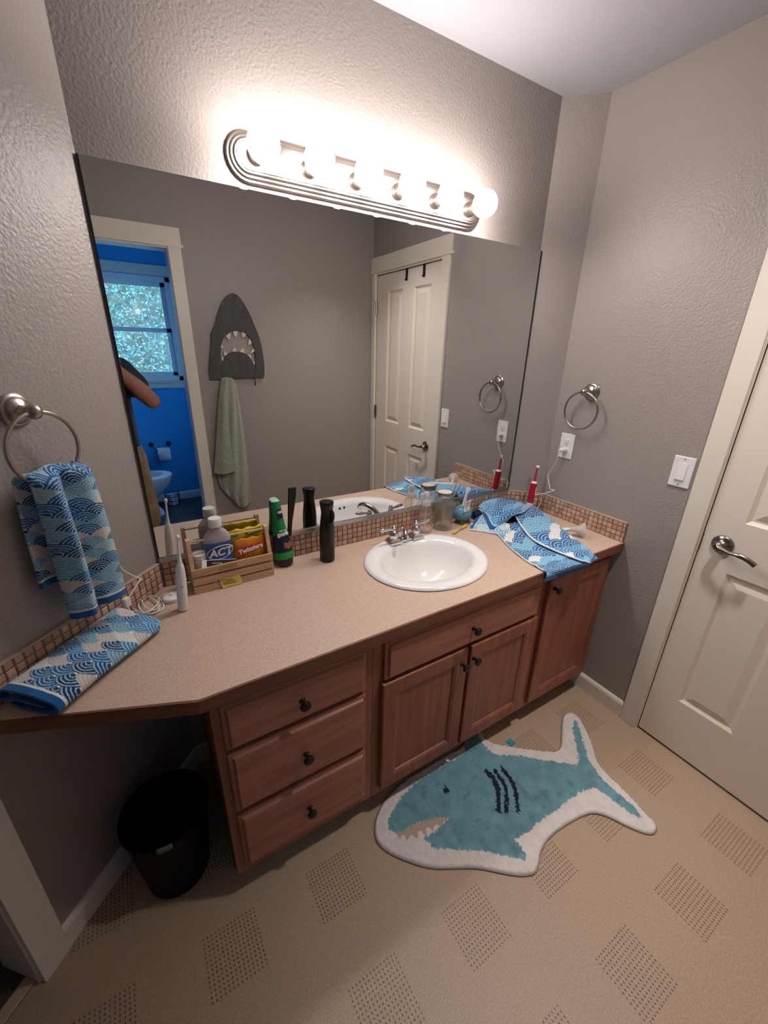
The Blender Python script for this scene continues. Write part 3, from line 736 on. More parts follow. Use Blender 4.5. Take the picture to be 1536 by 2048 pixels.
# ================================================================== TOWELS
# --- towel over the left ring
def hang(name, par, rows, cols, f, pal, line, seed, wid, length, bandlen, flip=1):
    P = []; C = []
    for r in range(rows):
        a = r/(rows-1); row = []
        for c in range(cols):
            b = c/(cols-1); p = f(a, b); row.append(p)
            d = (1-a)*length                       # distance from the hem
            if d < bandlen: col = PAL['deep']
            elif d < bandlen+.006: col = PAL['white']
            else: col = waves(b*wid, d*1.0, .029, pal, line, seed, 4.6, 'pale')
            C.append(col)
        P.append(row)
    bm = nb(); grid(bm, P)
    return bm, C
PALT = ['navy', 'deep', 'teal', 'teal', 'pale', 'cream', 'teal', 'deep']
def ringz(t): return RZ-.001-.078-math.sqrt(max(0, .078**2-(t-RT+.004)**2))+.0
def front(a, b):
    """a 0 (top) .. 1 (hem), b 0 (right) .. 1 (left)"""
    top_t = .222+b*.128; bot_t = .198+b*.145
    z0 = 1.324-.004*math.sin(b*9)
    zb = .945+.010*b
    k = a**.9; t = top_t+(bot_t-top_t)*k
    fold = .026*math.exp(-((b-.80)/.14)**2)+.018*math.exp(-((b-.22)/.22)**2)-.014*math.exp(-((b-.55)/.08)**2)
    fold += .004*math.sin(9*b+3*a)
    arch = min(1, a/.06)
    n = .055+(.022+fold*(.55+.45*min(1, a*2)))*math.sin(arch*PI/2)-.012*max(0, a-.1)
    z = z0+(zb-z0)*a-(.010*(b-.5)**2)
    z += .008*(1-arch)**.5*0
    edge = max(0, 1-min(b, 1-b)/.06)
    return LW(t, n-.016*edge**2, z)
def back(a, b):
    top_t = .235+b*.120; bot_t = .222+b*.152
    z0 = 1.324-.004*math.sin(b*9)
    zb = 1.040+.012*b
    t = top_t+(bot_t-top_t)*a**.8
    arch = min(1, a/.06)
    fold = .006*math.sin(11*b+2*a)
    n = .055-(.024-fold)*math.sin(arch*PI/2)
    return LW(t, max(n, .012), z0+(zb-z0)*a)
bm, C1 = hang('a', None, 210, 130, front, PALT, 'pale', 3, .150, .40, .020)
o = obj('hanging_towel', bm, 'towel', loc=LW(.27, .06, .95), smooth=180); colour(o, C1); solidify(o, .007)
tag(o, 'blue wave print hand towel hanging through the ring on the left wall', 'towel')
bm, C2 = hang('b', None, 150, 110, back, ['navy', 'navy', 'deep', 'teal', 'cream'], 'pale', 11, .150, .30, .018)
p = obj('back_flap', bm, 'towel', o, smooth=180); colour(p, C2); solidify(p, .007)
# --- folded towel on the counter, along the left wall
PALF = ['navy', 'deep', 'teal', 'teal', 'white', 'cream', 'blue']
D1 = Vector((.197, .213, 0)).normalized(); D2 = Vector((D1.y, -D1.x, 0))    # long axis, then toward the front
FO = Vector((-.352, -.372, ZC))
def foldpath():
    """cross-section of the folded cloth (w toward the front, h up)"""
    key = [(.030, .010), (.060, .0055), (.105, .0055), (.143, .008), (.154, .017), (.146, .027), (.118, .0325), (.080, .036), (.045, .037), (.018, .035), (.004, .025), (.006, .014), (.020, .015), (.05, .021), (.085, .020), (.118, .018)]
    return [Vector((x, y, 0)) for x, y in spline([(a, b, 0) for a, b in key], 14)] if False else spline([(a, b, 0) for a, b in key], 14)
fp = foldpath(); LEN = .318; rows = 230
acc = [0]
for a, b in zip(fp, fp[1:]): acc.append(acc[-1]+(b-a).length)
P = []; C = []
for r in range(rows):
    s = r/(rows-1); row = []
    sh = 1+.10*s-.04*math.sin(s*5); hk = 1.32+.12*math.sin(s*4+1)-.30*max(0, s-.8)
    for q, ac in zip(fp, acc):
        tap = 1-.05*max(0, (s-.93)/.07)**2
        w = .078+(q.x-.078)*sh*tap
        skew = (q.x-.08)*(.10)                     # the far end is cut a little askew
        h = max(q.y*hk, .0045)+.0015*(vnoise(s*14, q.x*60)-.5)*(q.y > .02)
        d = s*LEN-skew*(s > .5)*(s-.5)*2
        row.append(FO+D1*d+D2*w+Vector((0, 0, h)))
        if s*LEN < .017: col = PAL['deep'] if True else 0
        elif s*LEN < .023: col = PAL['white']
        else: col = waves(ac+.004, -s*LEN*1.0+.8, .0335, PALF, 'pale', 5, 4.3, 'white')
        C.append(col)
    P.append(row)
bm = nb(); grid(bm, P)
o = obj('folded_towel', bm, 'towel', loc=FO+D1*.16+D2*.08, smooth=180); colour(o, C); solidify(o, .006)
tag(o, 'folded blue and white wave print hand towel lying on the counter by the left wall', 'towel')
# --- crumpled towel on the right of the counter
PALR = ['deep', 'blue', 'mid', 'deep', 'blue', 'mid', 'deep', 'white']
def pz(px, py, z): return hit((px, py), 2, z)
def sheet(ctrl, nu, nv, pal, line, seed, R, wid, length, hemU=(0, 0), hemV=(0, 0), bg='mid', bandU=(0, 0), ribbon=0., vs=.62, amp=.004):
    """control net of (px, py, height above the counter); hems in white along the edges"""
    net = [[hit((a, b), 2, ZC+h) for a, b, h in row] for row in ctrl]
    P = surf(net, nu, nv); C = []
    for r in range(nu):
        for c in range(nv):
            u, v = c/(nv-1)*wid, r/(nu-1)*length
            P[r][c] += Vector((0, 0, .0012*(vnoise(u*90, v*90)-.5)+amp*(vnoise(u*26+seed, v*22)-.35)))
            if ribbon and u < ribbon: col = PAL['deep']
            elif ribbon and u < ribbon+.004: col = PAL['pale']
            elif hemV[0] and u < hemV[0] or hemV[1] and wid-u < hemV[1] or hemU[0] and v < hemU[0] or hemU[1] and length-v < hemU[1]: col = PAL['white']
            elif bandU[0] and v < bandU[0]+hemU[0] or bandU[1] and length-v < bandU[1]+hemU[1]: col = PAL['deep']
            else: col = waves(u, -v*vs+3, R, pal, line, seed, 3.4, bg, .70)
            C.append(col)
    bm = nb(); grid(bm, P); return bm, C
# lower layer: from under the heap down to the counter front and over the edge
low = [[(990, 1062, .006), (1010, 1052, .010), (1045, 1040, .016), (1075, 1030, .012)],
       [(1012, 1088, .005), (1038, 1078, .009), (1080, 1062, .016), (1118, 1052, .008)],
       [(1043, 1115, .005), (1075, 1103, .010), (1118, 1088, .016), (1152, 1080, .008)],
       [(1072, 1133, .006), (1108, 1122, .011), (1150, 1110, .014), (1178, 1100, .009)],
       [(1086, 1141, .006), (1122, 1132, .010), (1166, 1120, .012), (1188, 1112, .010)]]
bm, C = sheet(low, 330, 170, PALR, 'pale', 2, .028, .20, .42, (0, 0), (.0035, 0), 'pale')
o = obj('crumpled_towel', bm, 'towel', loc=(1.42, -.30, ZC), smooth=180); colour(o, C); solidify(o, .004)
tag(o, 'crumpled blue wave print hand towel hanging off the right counter edge', 'towel')
# hanging hem past the counter front
edge = [hit((x, y), 2, ZC+h) for x, y, h in low[-1]]
hem = [edge, [p+Vector((0, -.016, -.003)) for p in edge], [Vector((p.x-.004, YF-.014, ZC-.010-.004*k)) for k, p in enumerate(edge)], [Vector((p.x-.010, YF-.011, ZC-.030-.004*k)) for k, p in enumerate(edge)]]
P = surf(hem, 60, 110); C = []
for r in range(60):
    for c in range(110):
        d = (59-r)/59*.055
        C.append(PAL['navy'] if d < .014 and False else PAL['deep'] if d < .020 else PAL['teal'] if d < .026 else waves(c/109*.2, d+1, .03, PALR, 'pale', 8, 4.4, 'pale'))
bm = nb(); grid(bm, P); p = obj('hanging_hem', bm, 'towel', o, smooth=180); colour(p, C); solidify(p, .004)
# upper layer lying over it, its white hem running down the middle
up = [[(1028, 1030, .036), (1042, 1018, .046), (1060, 1010, .044), (1072, 1016, .020)],
      [(1044, 1056, .026), (1064, 1038, .040), (1084, 1026, .038), (1096, 1036, .014)],
      [(1066, 1080, .022), (1090, 1062, .036), (1110, 1048, .032), (1122, 1056, .012)],
      [(1108, 1102, .022), (1126, 1086, .032), (1140, 1074, .028), (1150, 1078, .012)],
      [(1150, 1117, .024), (1160, 1104, .030), (1170, 1094, .026), (1172, 1096, .013)],
      [(1181, 1127, .022), (1186, 1122, .024), (1190, 1116, .022), (1187, 1112, .013)]]
bm, C = sheet(up, 360, 130, PALR, 'pale', 21, .029, .15, .47, (0, 0), (.004, 0), 'mid', (0, .012))
p = obj('upper_fold', bm, 'towel', o, smooth=180); colour(p, C); solidify(p, .005)
# bunched heap at the back
hp = [[(962, 1020, .030), (958, 1012, .050), (972, 1003, .055), (990, 1000, .050), (1002, 1004, .022)],
      [(970, 1036, .030), (984, 1020, .055), (1000, 1008, .066), (1018, 1002, .060), (1026, 1006, .026)],
      [(982, 1058, .018), (1000, 1040, .045), (1020, 1024, .062), (1040, 1010, .058), (1050, 1010, .026)],
      [(1006, 1046, .030), (1026, 1034, .044), (1046, 1026, .050), (1060, 1016, .042), (1066, 1016, .020)]]
bm, C = sheet(hp, 170, 160, ['deep', 'blue', 'mid', 'deep', 'blue'], 'pale', 33, .028, .16, .17, (0, .004), (0, 0), 'mid', (0, 0), .013, .9, .016)
p = obj('bunched_heap', bm, 'towel', o, smooth=180); colour(p, C); solidify(p, .005)
cn = [[(938, 1060, .003), (950, 1040, .010), (961, 1022, .022)],
      [(962, 1063, .003), (972, 1052, .016), (978, 1040, .026)],
      [(992, 1068, .004), (1002, 1056, .022), (1008, 1046, .030)],
      [(1016, 1070, .005), (1020, 1060, .020), (1018, 1048, .026)]]
bm, C = sheet(cn, 140, 90, ['pale', 'mid', 'white', 'mid'], 'white', 44, .025, .09, .16, (0, .004), (.0035, .0), 'pale', (.012, 0))
p = obj('front_corner', bm, 'towel', o, smooth=180); colour(p, C); solidify(p, .004)
# --- sage towel on the shark rack (seen in the mirror)
SYW = DO+.022
def S(px, py, off=.03): return hit((px, py), 1, DO+off, True)
net = [[S(441, 757, .03), S(450, 754, .045), S(462, 756, .05), S(470, 765, .04)],
       [S(438, 790, .025), S(450, 790, .045), S(466, 790, .05), S(476, 800, .03)],
       [S(433, 850, .022), S(450, 852, .04), S(470, 850, .05), S(485, 858, .03)],
       [S(432, 905, .022), S(452, 912, .042), S(474, 910, .048), S(493, 915, .03)],
       [S(434, 945, .02), S(456, 958, .03), S(478, 960, .05), S(496, 945, .03)],
       [S(441, 975, .02), S(458, 985, .03), S(478, 990, .048), S(500, 985, .028)],
       [S(456, 987, .02), S(470, 1003, .03), S(484, 1014, .04), S(501, 1004, .028)]]
P = surf(net, 90, 40)
for r, row in enumerate(P):
    for c, q in enumerate(row): q.y += .006*math.sin(c*.55+r*.05)*min(1, r/20)
bm = nb(); grid(bm, P)
o = obj('hanging_hand_towel', bm, 'sage', loc=S(465, 760), smooth=180); solidify(o, .007)
tag(o, 'pale sage towel hanging from the wooden shark rack', 'towel')
net = [[S(443, 757, .05), S(452, 755, .062), S(458, 762, .062)],
       [S(437, 800, .04), S(447, 800, .065), S(452, 800, .062)],
       [S(433, 860, .035), S(446, 862, .064), S(458, 860, .066)],
       [S(430, 915, .035), S(446, 920, .064), S(464, 915, .066)],
       [S(427, 946, .035), S(448, 948, .066), S(471, 941, .066)]]
P = surf(net, 70, 36); bm = nb(); grid(bm, P); p = obj('short_flap', bm, 'sage', o, smooth=180); solidify(p, .007)
# ================================================================== SHARK RACK (seen in the mirror)
def SK(x, y, d): return hit((400+x/9.306, 560+y/9.306), 1, DO+.02, True)+Vector((0, d-.02, 0))
t = thing('shark_coat_rack', 'grey wooden shark head rack with cream teeth on the opposite wall', 'rack', SK(680, 1830, 0))
oc = [(600, 245), (680, 280), (760, 365), (850, 510), (940, 690), (1030, 900), (1090, 1050), (1130, 1200), (1170, 1430), (1190, 1650), (1185, 1810)]
ol = [(185, 1850), (165, 1650), (180, 1400), (200, 1150), (200, 1010), (270, 830), (330, 600), (400, 420), (480, 310), (540, 262)]
outl = [(p.x, p.y) for p in spline([(a, b, 0) for a, b in oc], 5)]+[(p.x, p.y) for p in spline([(a, b, 0) for a, b in ol], 5)]
mo = [(p.x, p.y) for p in spline([(a, b, 0) for a, b in [(368, 1640), (375, 1400), (392, 1200), (450, 1060), (560, 970), (690, 945), (830, 985), (920, 1080), (982, 1200), (1018, 1400), (1037, 1640)]], 5)]
ml = [(p.x, p.y) for p in spline([(a, b, 0) for a, b in [(960, 1500), (880, 1395), (760, 1342), (640, 1335), (520, 1372), (440, 1460), (392, 1570)]], 5)]
hole = mo+ml
bm = nb(); lay = []
for d in (.002, .020):
    a = [bm.verts.new(SK(x, y, d)) for x, y in outl]; b = [bm.verts.new(SK(x, y, d)) for x, y in hole]
    es = [bm.edges.new((l[k], l[(k+1) % len(l)])) for l in (a, b) for k in range(len(l))]
    bmesh.ops.triangle_fill(bm, use_beauty=True, edges=es); lay.append((a, b))
for p, q in zip(lay[0], lay[1]):
    for k in range(len(p)): bm.faces.new((p[k], p[(k+1) % len(p)], q[(k+1) % len(q)], q[k]))
bmesh.ops.recalc_face_normals(bm, faces=bm.faces)
obj('shark_board', bm, 'shk', t)
for tr in [((478, 1040), (560, 975), (543, 1115)), ((612, 955), (702, 950), (655, 1072)), ((772, 965), (852, 1008), (788, 1080)), ((915, 1085), (962, 1165), (893, 1208)), ((392, 1195), (385, 1262), (432, 1268)), ((440, 1320), (510, 1362), (455, 1415)),
           ((595, 1330), (672, 1332), (640, 1250)), ((735, 1335), (822, 1368), (795, 1262)), ((885, 1400), (940, 1470), (935, 1385)), ((1012, 1330), (935, 1368), (985, 1265)), ((395, 1410), (440, 1470), (405, 1512)), ((970, 1545), (1015, 1515), (1005, 1590))]:
    bm = nb(); a, b, c = [Vector(q+(0,)) for q in tr]; m = (a+b)/2; k = m-c
    poly = [a, b]+[b+(c-b)*s+(b-a).normalized()*0+(b-m)*.22*math.sin(PI*s) for s in (.35, .7)]+[c]+[a+(c-a)*s+(a-m)*.22*math.sin(PI*s) for s in (.7, .35)]
    prism(bm, [(q.x, q.y) for q in poly], .003, .016, lambda x, y, h: SK(x, y, h)); obj('tooth', bm, 'tooth', t)
for x, y in ((505, 505), (735, 510)):
    bm = nb(); c = SK(x, y, .021); tube(bm, [c+Vector((.0065*math.cos(a), .0015, .0065*math.sin(a))) for a in [2*PI*k/16 for k in range(16)]], .0016, 6, closed=True); o = obj('eye_screw', bm, 'chrome', t)
for x in (480, 1000):
    bm = nb(); c = SK(x, 1835, .03)
    tube(bm, spline([c+Vector((0, -.012, .012)), c+Vector((0, .0, -.004)), c+Vector((0, .010, -.018)), c+Vector((0, .012, -.034)), c+Vector((0, .004, -.042)), c+Vector((0, -.004, -.034))], 5), .0034, 8); obj('hook', bm, 'bronze', t, 60)
# ================================================================== SHARK BATH MAT
def RG(x, y): 
    p = hit((720+x/2.4775, 1400+y/2.4775), 2, .014); return (p.x, p.y)
ro = [(600, 150), (630, 195), (700, 218), (800, 235), (940, 250), (985, 243), (1000, 205), (1003, 125), (1010, 78), (1037, 58), (1075, 72), (1112, 125), (1150, 210), (1178, 300), (1235, 372), (1330, 462), (1420, 560), (1466, 608), (1466, 642), (1430, 654), (1340, 622), (1240, 572), (1170, 551), (1108, 562), (1000, 622), (930, 682), (897, 740), (886, 800), (865, 846), (810, 860), (720, 850), (600, 825), (500, 822), (370, 823), (270, 800), (150, 750), (92, 700), (75, 640), (85, 570), (120, 500), (180, 430), (240, 385), (330, 330), (430, 270), (508, 225), (530, 170), (560, 118), (583, 118)]
rt = [(140, 640), (135, 610), (160, 550), (215, 470), (270, 410), (380, 340), (450, 300), (520, 258), (520, 218), (545, 170), (580, 165), (610, 215), (650, 260), (700, 272), (790, 275), (900, 295), (1000, 310), (1085, 320), (1075, 230), (1055, 140), (1058, 97), (1073, 95), (1100, 180), (1130, 290), (1190, 380), (1270, 450), (1350, 520), (1398, 578), (1385, 585), (1300, 530), (1220, 470), (1160, 430), (1080, 460), (980, 540), (900, 590), (850, 640), (770, 690), (810, 745), (832, 790), (770, 785), (690, 765), (600, 745), (480, 738), (380, 735), (340, 710), (310, 680), (390, 640), (450, 575), (380, 580), (270, 615), (190, 655)]
rm = [(165, 640), (270, 612), (380, 578), (450, 573), (440, 596), (412, 604), (404, 634), (382, 612), (368, 622), (362, 656), (340, 628), (326, 640), (330, 676), (306, 646), (286, 652), (288, 692), (262, 664), (246, 672), (232, 696), (222, 666), (206, 672), (196, 694), (184, 662)]
OUT = [(p.x, p.y) for p in spline([RG(*q)+(0,) for q in ro], 6, closed=True)]
TEAL = [RG(*q) for q in rt]; MOU = [RG(*q) for q in rm]
def bend(pts, w):
    q = [Vector(RG(*p)+(0,)) for p in pts]; return spline([tuple(v) for v in q], 6), w
GILL = [bend([(630, 352), (660, 390), (684, 440), (686, 545)], .0098), bend([(668, 350), (705, 400), (727, 460), (725, 545)], .0078), bend([(705, 340), (745, 390), (770, 450), (780, 546)], .0085), bend([(418, 424), (432, 438), (440, 448)], .0035)]
EYE = Vector(RG(430, 448)+(0,))
xs = [p[0] for p in OUT]; ys = [p[1] for p in OUT]
st = .0033; nx = int((max(xs)-min(xs))/st)+2; ny = int((max(ys)-min(ys))/st)+2; X0, Y0 = min(xs)-st, min(ys)-st
bm = nb(); VV = {}; cells = []
for i in range(nx):
    for j in range(ny):
        if inpoly(X0+(i+.5)*st, Y0+(j+.5)*st, OUT): cells.append((i, j))
need = {(i+a, j+b) for i, j in cells for a in (0, 1) for b in (0, 1)}
cs = set(cells); C = []
def near(x, y):
    best = None
    for (ax, ay), (bx, by) in zip(OUT, OUT[1:]+OUT[:1]):
        dx, dy = bx-ax, by-ay; L = dx*dx+dy*dy
        s = max(0, min(1, ((x-ax)*dx+(y-ay)*dy)/L)) if L else 0
        qx, qy = ax+dx*s, ay+dy*s; d = (qx-x)**2+(qy-y)**2
        if best is None or d < best[0]: best = (d, qx, qy)
    return best[1], best[2]
wht, teal, navy, beige = lin('#dcd3ce'), lin('#6b97a1'), lin('#16203c'), lin('#b3a08e')
for i, j in sorted(need):
    x, y = X0+i*st, Y0+j*st
    edge = not all((i-a, j-b) in cs for a in (0, 1) for b in (0, 1))
    if edge: x, y = near(x, y)
    qx, qy = x+(vnoise(x*170, y*170)-.5)*.011, y+(vnoise(x*170+40, y*170)-.5)*.011
    c = wht
    if inpoly(qx, qy, TEAL):
        k = .86+.28*vnoise(x*38, y*38); k *= 1-.30*max(0, vnoise(x*55+9, y*55)-.72)/.28
        c = tuple(v*k for v in teal)
    elif inpoly(x+(qx-x)*.4, y+(qy-y)*.4, MOU): c = beige
    else:
        k = .93+.12*vnoise(x*60, y*60); c = tuple(v*k for v in wht)
    for pts, w in GILL:
        if any((p.x-qx)**2+(p.y-qy)**2 < w*w for p in pts): c = navy
    if (EYE.x-qx)**2+(EYE.y-qy)**2 < .0115**2: c = navy
    z = .004 if edge else .0125+.0035*(hsh(i, j, 2)-.5)+.003*(vnoise(x*110, y*110)-.5)
    VV[(i, j)] = bm.verts.new((x, y, z)); C.append(c)
for i, j in cells: bm.faces.new((VV[(i, j)], VV[(i+1, j)], VV[(i+1, j+1)], VV[(i, j+1)]))
o = obj('shark_bath_mat', bm, 'pile', loc=(1.15, -.62, 0), smooth=180); colour(o, C)
tag(o, 'teal and white shark shaped bath mat on the vinyl floor by the cabinets', 'bath mat')
bm = nb(); tube(bm, [(x, y, .004) for x, y in OUT[::2]], .0036, 6, closed=True); obj('bound_edge', bm, 'bind', o, 60)
bm = nb(); a = hit((1019, 1487), 2, .006); b = hit((1029, 1493), 2, .006); box(bm, a.x-.002, a.x+.026, a.y-.012, a.y+.016, .002, .0045); p = obj('sewn_tag', bm, mat('teal_tag', '#1f8f92', .6), o); p['label'] = 'small teal sewn tag'
# ================================================================== WASTE BIN
t = thing('waste_bin', 'round black waste bin under the left end of the counter', 'bin', (-.112, -.362, 0))
bm = nb(); lathe(bm, [(.085, .001), (.090, .004), (.118, .275), (.1225, .279), (.1225, .288), (.1195, .290), (.1165, .286), (.086, .010), (.0, .008)], 48, at(-.112, -.362, 0), caps=False)
obj('bin_shell', bm, 'bin', t, 40)
P = [[], [], [], [], [], []]
for k in range(8):
    ang = math.radians(-104+2.6*k); w = .0016*math.sin(k*2.3)
    for r, (rr, z) in enumerate(((.106, .262+w), (.1135, .282), (.1185, .2915), (.1235, .2905), (.1255, .284+w), (.1245, .276+2.5*w))):
        P[r].append(Vector((-.112+rr*math.cos(ang), -.362+rr*math.sin(ang), z)))
bm = nb(); grid(bm, P)
bl = obj('paper_scrap', bm, mat('grey_paper', '#5a5a5a', .7), t, 180); solidify(bl, .0008); bl['label'] = 'grey paper scrap over the rim'
# ================================================================== THINGS ON THE COUNTER
Z1 = ZC+.0006
# --- white electric toothbrush (left)
B0 = Vector((.0405, -.176, Z1)); AX = Vector((.020, -.002, .246)).normalized()
t = thing('electric_toothbrush', 'white electric toothbrush standing at the left end by the crate', 'toothbrush', B0)
MX = aim(B0, AX)
bm = nb(); lathe(bm, [(.0125, .0025), (.0142, .003), (.0148, .010), (.0150, .060), (.0146, .105), (.0128, .135), (.0098, .152), (.0075, .158)], 32, MX); obj('handle', bm, 'white', t, 50)
bm = nb(); lathe(bm, [(.0070, .158), (.0062, .168), (.0042, .182), (.0032, .198), (.0030, .226), (.0036, .234), (.0050, .240), (.0052, .246), (.0030, .2495)], 20, MX)
hd = obj('brush_head', bm, 'white', t, 50)
bm = nb(); q = MX @ Vector((0, -.006, .2425)); lathe(bm, [(.0052, -.0035), (.0056, .005), (.0045, .0065)], 14, aim(q, (.1, -1, .1))); o = obj('bristles', bm, mat('pale_bristles', '#cfd8d2', .8), hd)
for k, z in enumerate((.088, .070)):
    bm = nb(); q = MX @ Vector((.0, -.0148, z)); lathe(bm, [(.0052, -.001), (.0050, .0008), (.003, .0014)], 18, aim(q, (.0, -1, 0))); o = obj('button', bm, 'white' if k else mat('button_grey', '#c8cdd2', .3), t, 50)
# --- charging base with its coiled cord
t = thing('charging_base', 'white charging base with coiled cord near the left wall', 'charger', (.022, -.100, Z1))
bm = nb(); lathe(bm, [(.026, 0), (.027, .002), (.0265, .012), (.022, .0155), (.006, .016), (.006, .021), (.004, .022)], 32, at(.018, -.098, Z1), sx=1, sy=1.05); obj('puck', bm, 'white', t, 40)
zc = Z1+.0025
pc = lambda x, y, h=0: tuple(hit((x, y), 2, zc+h))
path = [LW(.168, .012, 1.06), LW(.150, .016, .985), LW(.128, .022, .950), LW(.106, .026, .926), LW(.104, .028, .922), LW(.112, .030, .922), LW(.140, .030, .905), LW(.168, .03, .885)]
bm = nb(); tube(bm, spline(path, 7), .0021, 8)
o = obj('charger_cord', bm, 'cord', t, 80)
bm = nb(); q = LW(.170, .030, .884); vs = box(bm, -.010, .010, -.007, .007, -.016, .014, .003, MX=Matrix.Translation(q) @ LM); lathe(bm, [(.0045, -.026), (.004, -.014)], 12, at(*q)); obj('cord_plug', bm, 'white', t)
coil = [LW(.170, .030, .858), (pc(253, 1207, .004)), pc(263, 1214), pc(283, 1227, .001), pc(310, 1226, .001), pc(327, 1214), pc(320, 1198), pc(300, 1192, .003), pc(282, 1196, .004), pc(276, 1207, .004), pc(284, 1222, .005), pc(303, 1228, .005), pc(318, 1218, .005), pc(312, 1202, .006), pc(292, 1192, .006), pc(284, 1200, .007), pc(292, 1216, .007), pc(310, 1220, .006), pc(316, 1210, .004), pc(290, 1226, .008), pc(270, 1222, .006), pc(262, 1226, .003), pc(272, 1230, .003), pc(300, 1222, .009), pc(316, 1206, .004), pc(318, 1196, .002), pc(332, 1186, .003), (.004, -.083, Z1+.007)]
bm = nb(); tube(bm, spline(coil, 7), .0021, 8); obj('coiled_cord', bm, 'cord', o, 80)
# --- wooden crate
CX0, CX1, CY0, CY1 = .084, .346, -.107, -.022
t = thing('wooden_crate', 'small slatted pine crate with a dowel handle beside the mirror', 'crate', ((CX0+CX1)/2, (CY0+CY1)/2, Z1))
SLZ = [(Z1, Z1+.0245), (Z1+.0295, Z1+.0545), (Z1+.0605, Z1+.0865)]
for yy in (CY0, CY1-.0065):
    for a, b in SLZ: bm = nb(); box(bm, CX0, CX1, yy, yy+.0065, a, b, .0008); obj('slat', bm, 'crate', t)
bm = nb(); box(bm, CX0+.013, CX1-.013, CY0+.0068, CY1-.0068, Z1+.001, Z1+.007); obj('bottom_board', bm, 'crate', t)
for x in (CX0+.0005, CX1-.0125):
    bm = nb(); ya, yb = CY0+.0067, CY1-.0067; ym = (ya+yb)/2+.0
    prism(bm, [(ya, Z1+.0002), (yb, Z1+.0002), (yb, Z1+.085), (ym+.011, Z1+.178), (ym-.011, Z1+.178), (ya, Z1+.085)], x, x+.012, lambda y, z, h: Vector((h, y, z)))
    obj('end_panel', bm, 'crate', t)
bm = nb(); ym = (CY0+CY1)/2; lathe(bm, [(.0035, 0), (.0035, CX1-CX0-.024)], 12, aim((CX0+.012, ym, Z1+.167), (1, 0, 0))); obj('dowel_handle', bm, 'dowel', t, 50)
# stickers
bm = nb(); tx = bm
P = [[Vector((.163+.066*c/8+.001*r, CY0-.0012-.004*(r/6)**2-(.006*(c/8-.5)**2 if r > 4 else 0), .866-.034*r/6)) for c in range(9)] for r in range(7)]
bm = nb(); grid(bm, P); n = obj('sticky_note', bm, 'note', None, 180, loc=(.196, CY0-.001, .85)); tag(n, 'yellow sticky note on the lower front slats of the crate', 'note')
for k, (a, b, r) in enumerate(((.03, .3, 1), (.3, .62, 1.6), (.12, .72, 2.6), (.15, .8, 3.8))):
    bm = nb(); box(bm, .163+.066*a, .163+.066*b, CY0-.0022-.004*(r/6)**2, CY0-.0014-.004*(r/6)**2, .866-.034*r/6-.0006, .866-.034*r/6+.0006); obj('pen_line', bm, 'txtk', n)
bm = nb(); prism(bm, [(.165, Z1+.063), (.226, Z1+.062), (.2255, Z1+.0845), (.190, Z1+.0845), (.168, Z1+.078)], -.0006, .0, lambda x, z, h: Vector((x, CY0+h-.0001, z))); o = obj('faded_sticker', bm, 'notefade', t); o['label'] = 'faded yellow sticker on the top slat'
bm = text_bm('ROOT', .012); map_verts(bm, lambda v: Vector((.196+v.x, CY0-.0009-v.z, Z1+.0735+v.y))); o = obj('sticker_print', bm, mat('sticker_ink', '#8c7a48', .7), o)
# contents, each lifted out on its own
IB = Z1+.0075
# mouthwash
mc = Vector((.180, -.058, IB)); t = thing('mouthwash_bottle', 'clear mouthwash bottle with white cap and blue label standing in the crate', 'bottle', mc)
def ovl(bm, prof, c, k=.62, seg=36):
    """bottle of rounded-oval section"""
    rr = []
    for r, z in prof:
        rr.append([bm.verts.new((c.x+r*math.copysign(abs(math.cos(a))**.75, math.cos(a)), c.y+(r*k if r > .02 else r)*math.copysign(abs(math.sin(a))**.75, math.sin(a)), c.z+z)) for a in [2*PI*q/seg for q in range(seg)]])
    for A, B in zip(rr, rr[1:]):
        for q in range(seg): bm.faces.new((A[q], A[(q+1) % seg], B[(q+1) % seg], B[q]))
    bm.faces.new(rr[0][::-1]); bm.faces.new(rr[-1])
bm = nb(); ovl(bm, [(.038, 0), (.042, .004), (.0425, .03), (.0425, .150), (.0400, .166), (.030, .180), (.0195, .189), (.0150, .193), (.0150, .204)], mc); obj('bottle_body', bm, 'liquid', t, 50)
bm = nb(); lathe(bm, [(.0195, .197), (.0205, .199), (.0205, .224), (.0190, .227)], 32, at(*mc)); obj('cap', bm, 'white', t, 40)
bm = nb(); lathe(bm, [(.0158, .191), (.0158, .1975)], 24, at(*mc)); o = obj('neck_seal', bm, mat('purple_seal', '#5c4a68', .4), t, 40); o['label'] = 'purple neck seal'
bm = nb(); P = [[Vector((mc.x+.0432*math.copysign(abs(math.cos(a))**.75, math.cos(a)), mc.y+.0432*.62*math.copysign(abs(math.sin(a))**.75, math.sin(a)), mc.z+z)) for a in [PI+PI*(.06+.88*q/24) for q in range(25)]] for z in (.055, .085, .115, .148)]
grid(bm, P); lb = obj('label_wrap', bm, 'actblue', t, 50); lb['label'] = 'blue printed label'
yf = mc.y-.0432*.62
bm = text_bm('ACT', .036, .0004, .0012, .18); map_verts(bm, lambda v: Vector((mc.x+v.x+.002, yf-.0008-v.z, mc.z+.113+v.y+v.x*.06))); obj('brand_print', bm, 'txtw', lb)
bm = nb(); tube(bm, [Vector((mc.x+.002+.041*math.cos(a), yf-.001+.010*math.cos(a)**2, mc.z+.113+.023*math.sin(a)+.005*math.cos(a))) for a in [2*PI*k/40 for k in range(40)]], .0011, 6, closed=True); obj('oval_print', bm, 'txtw', lb, 60)
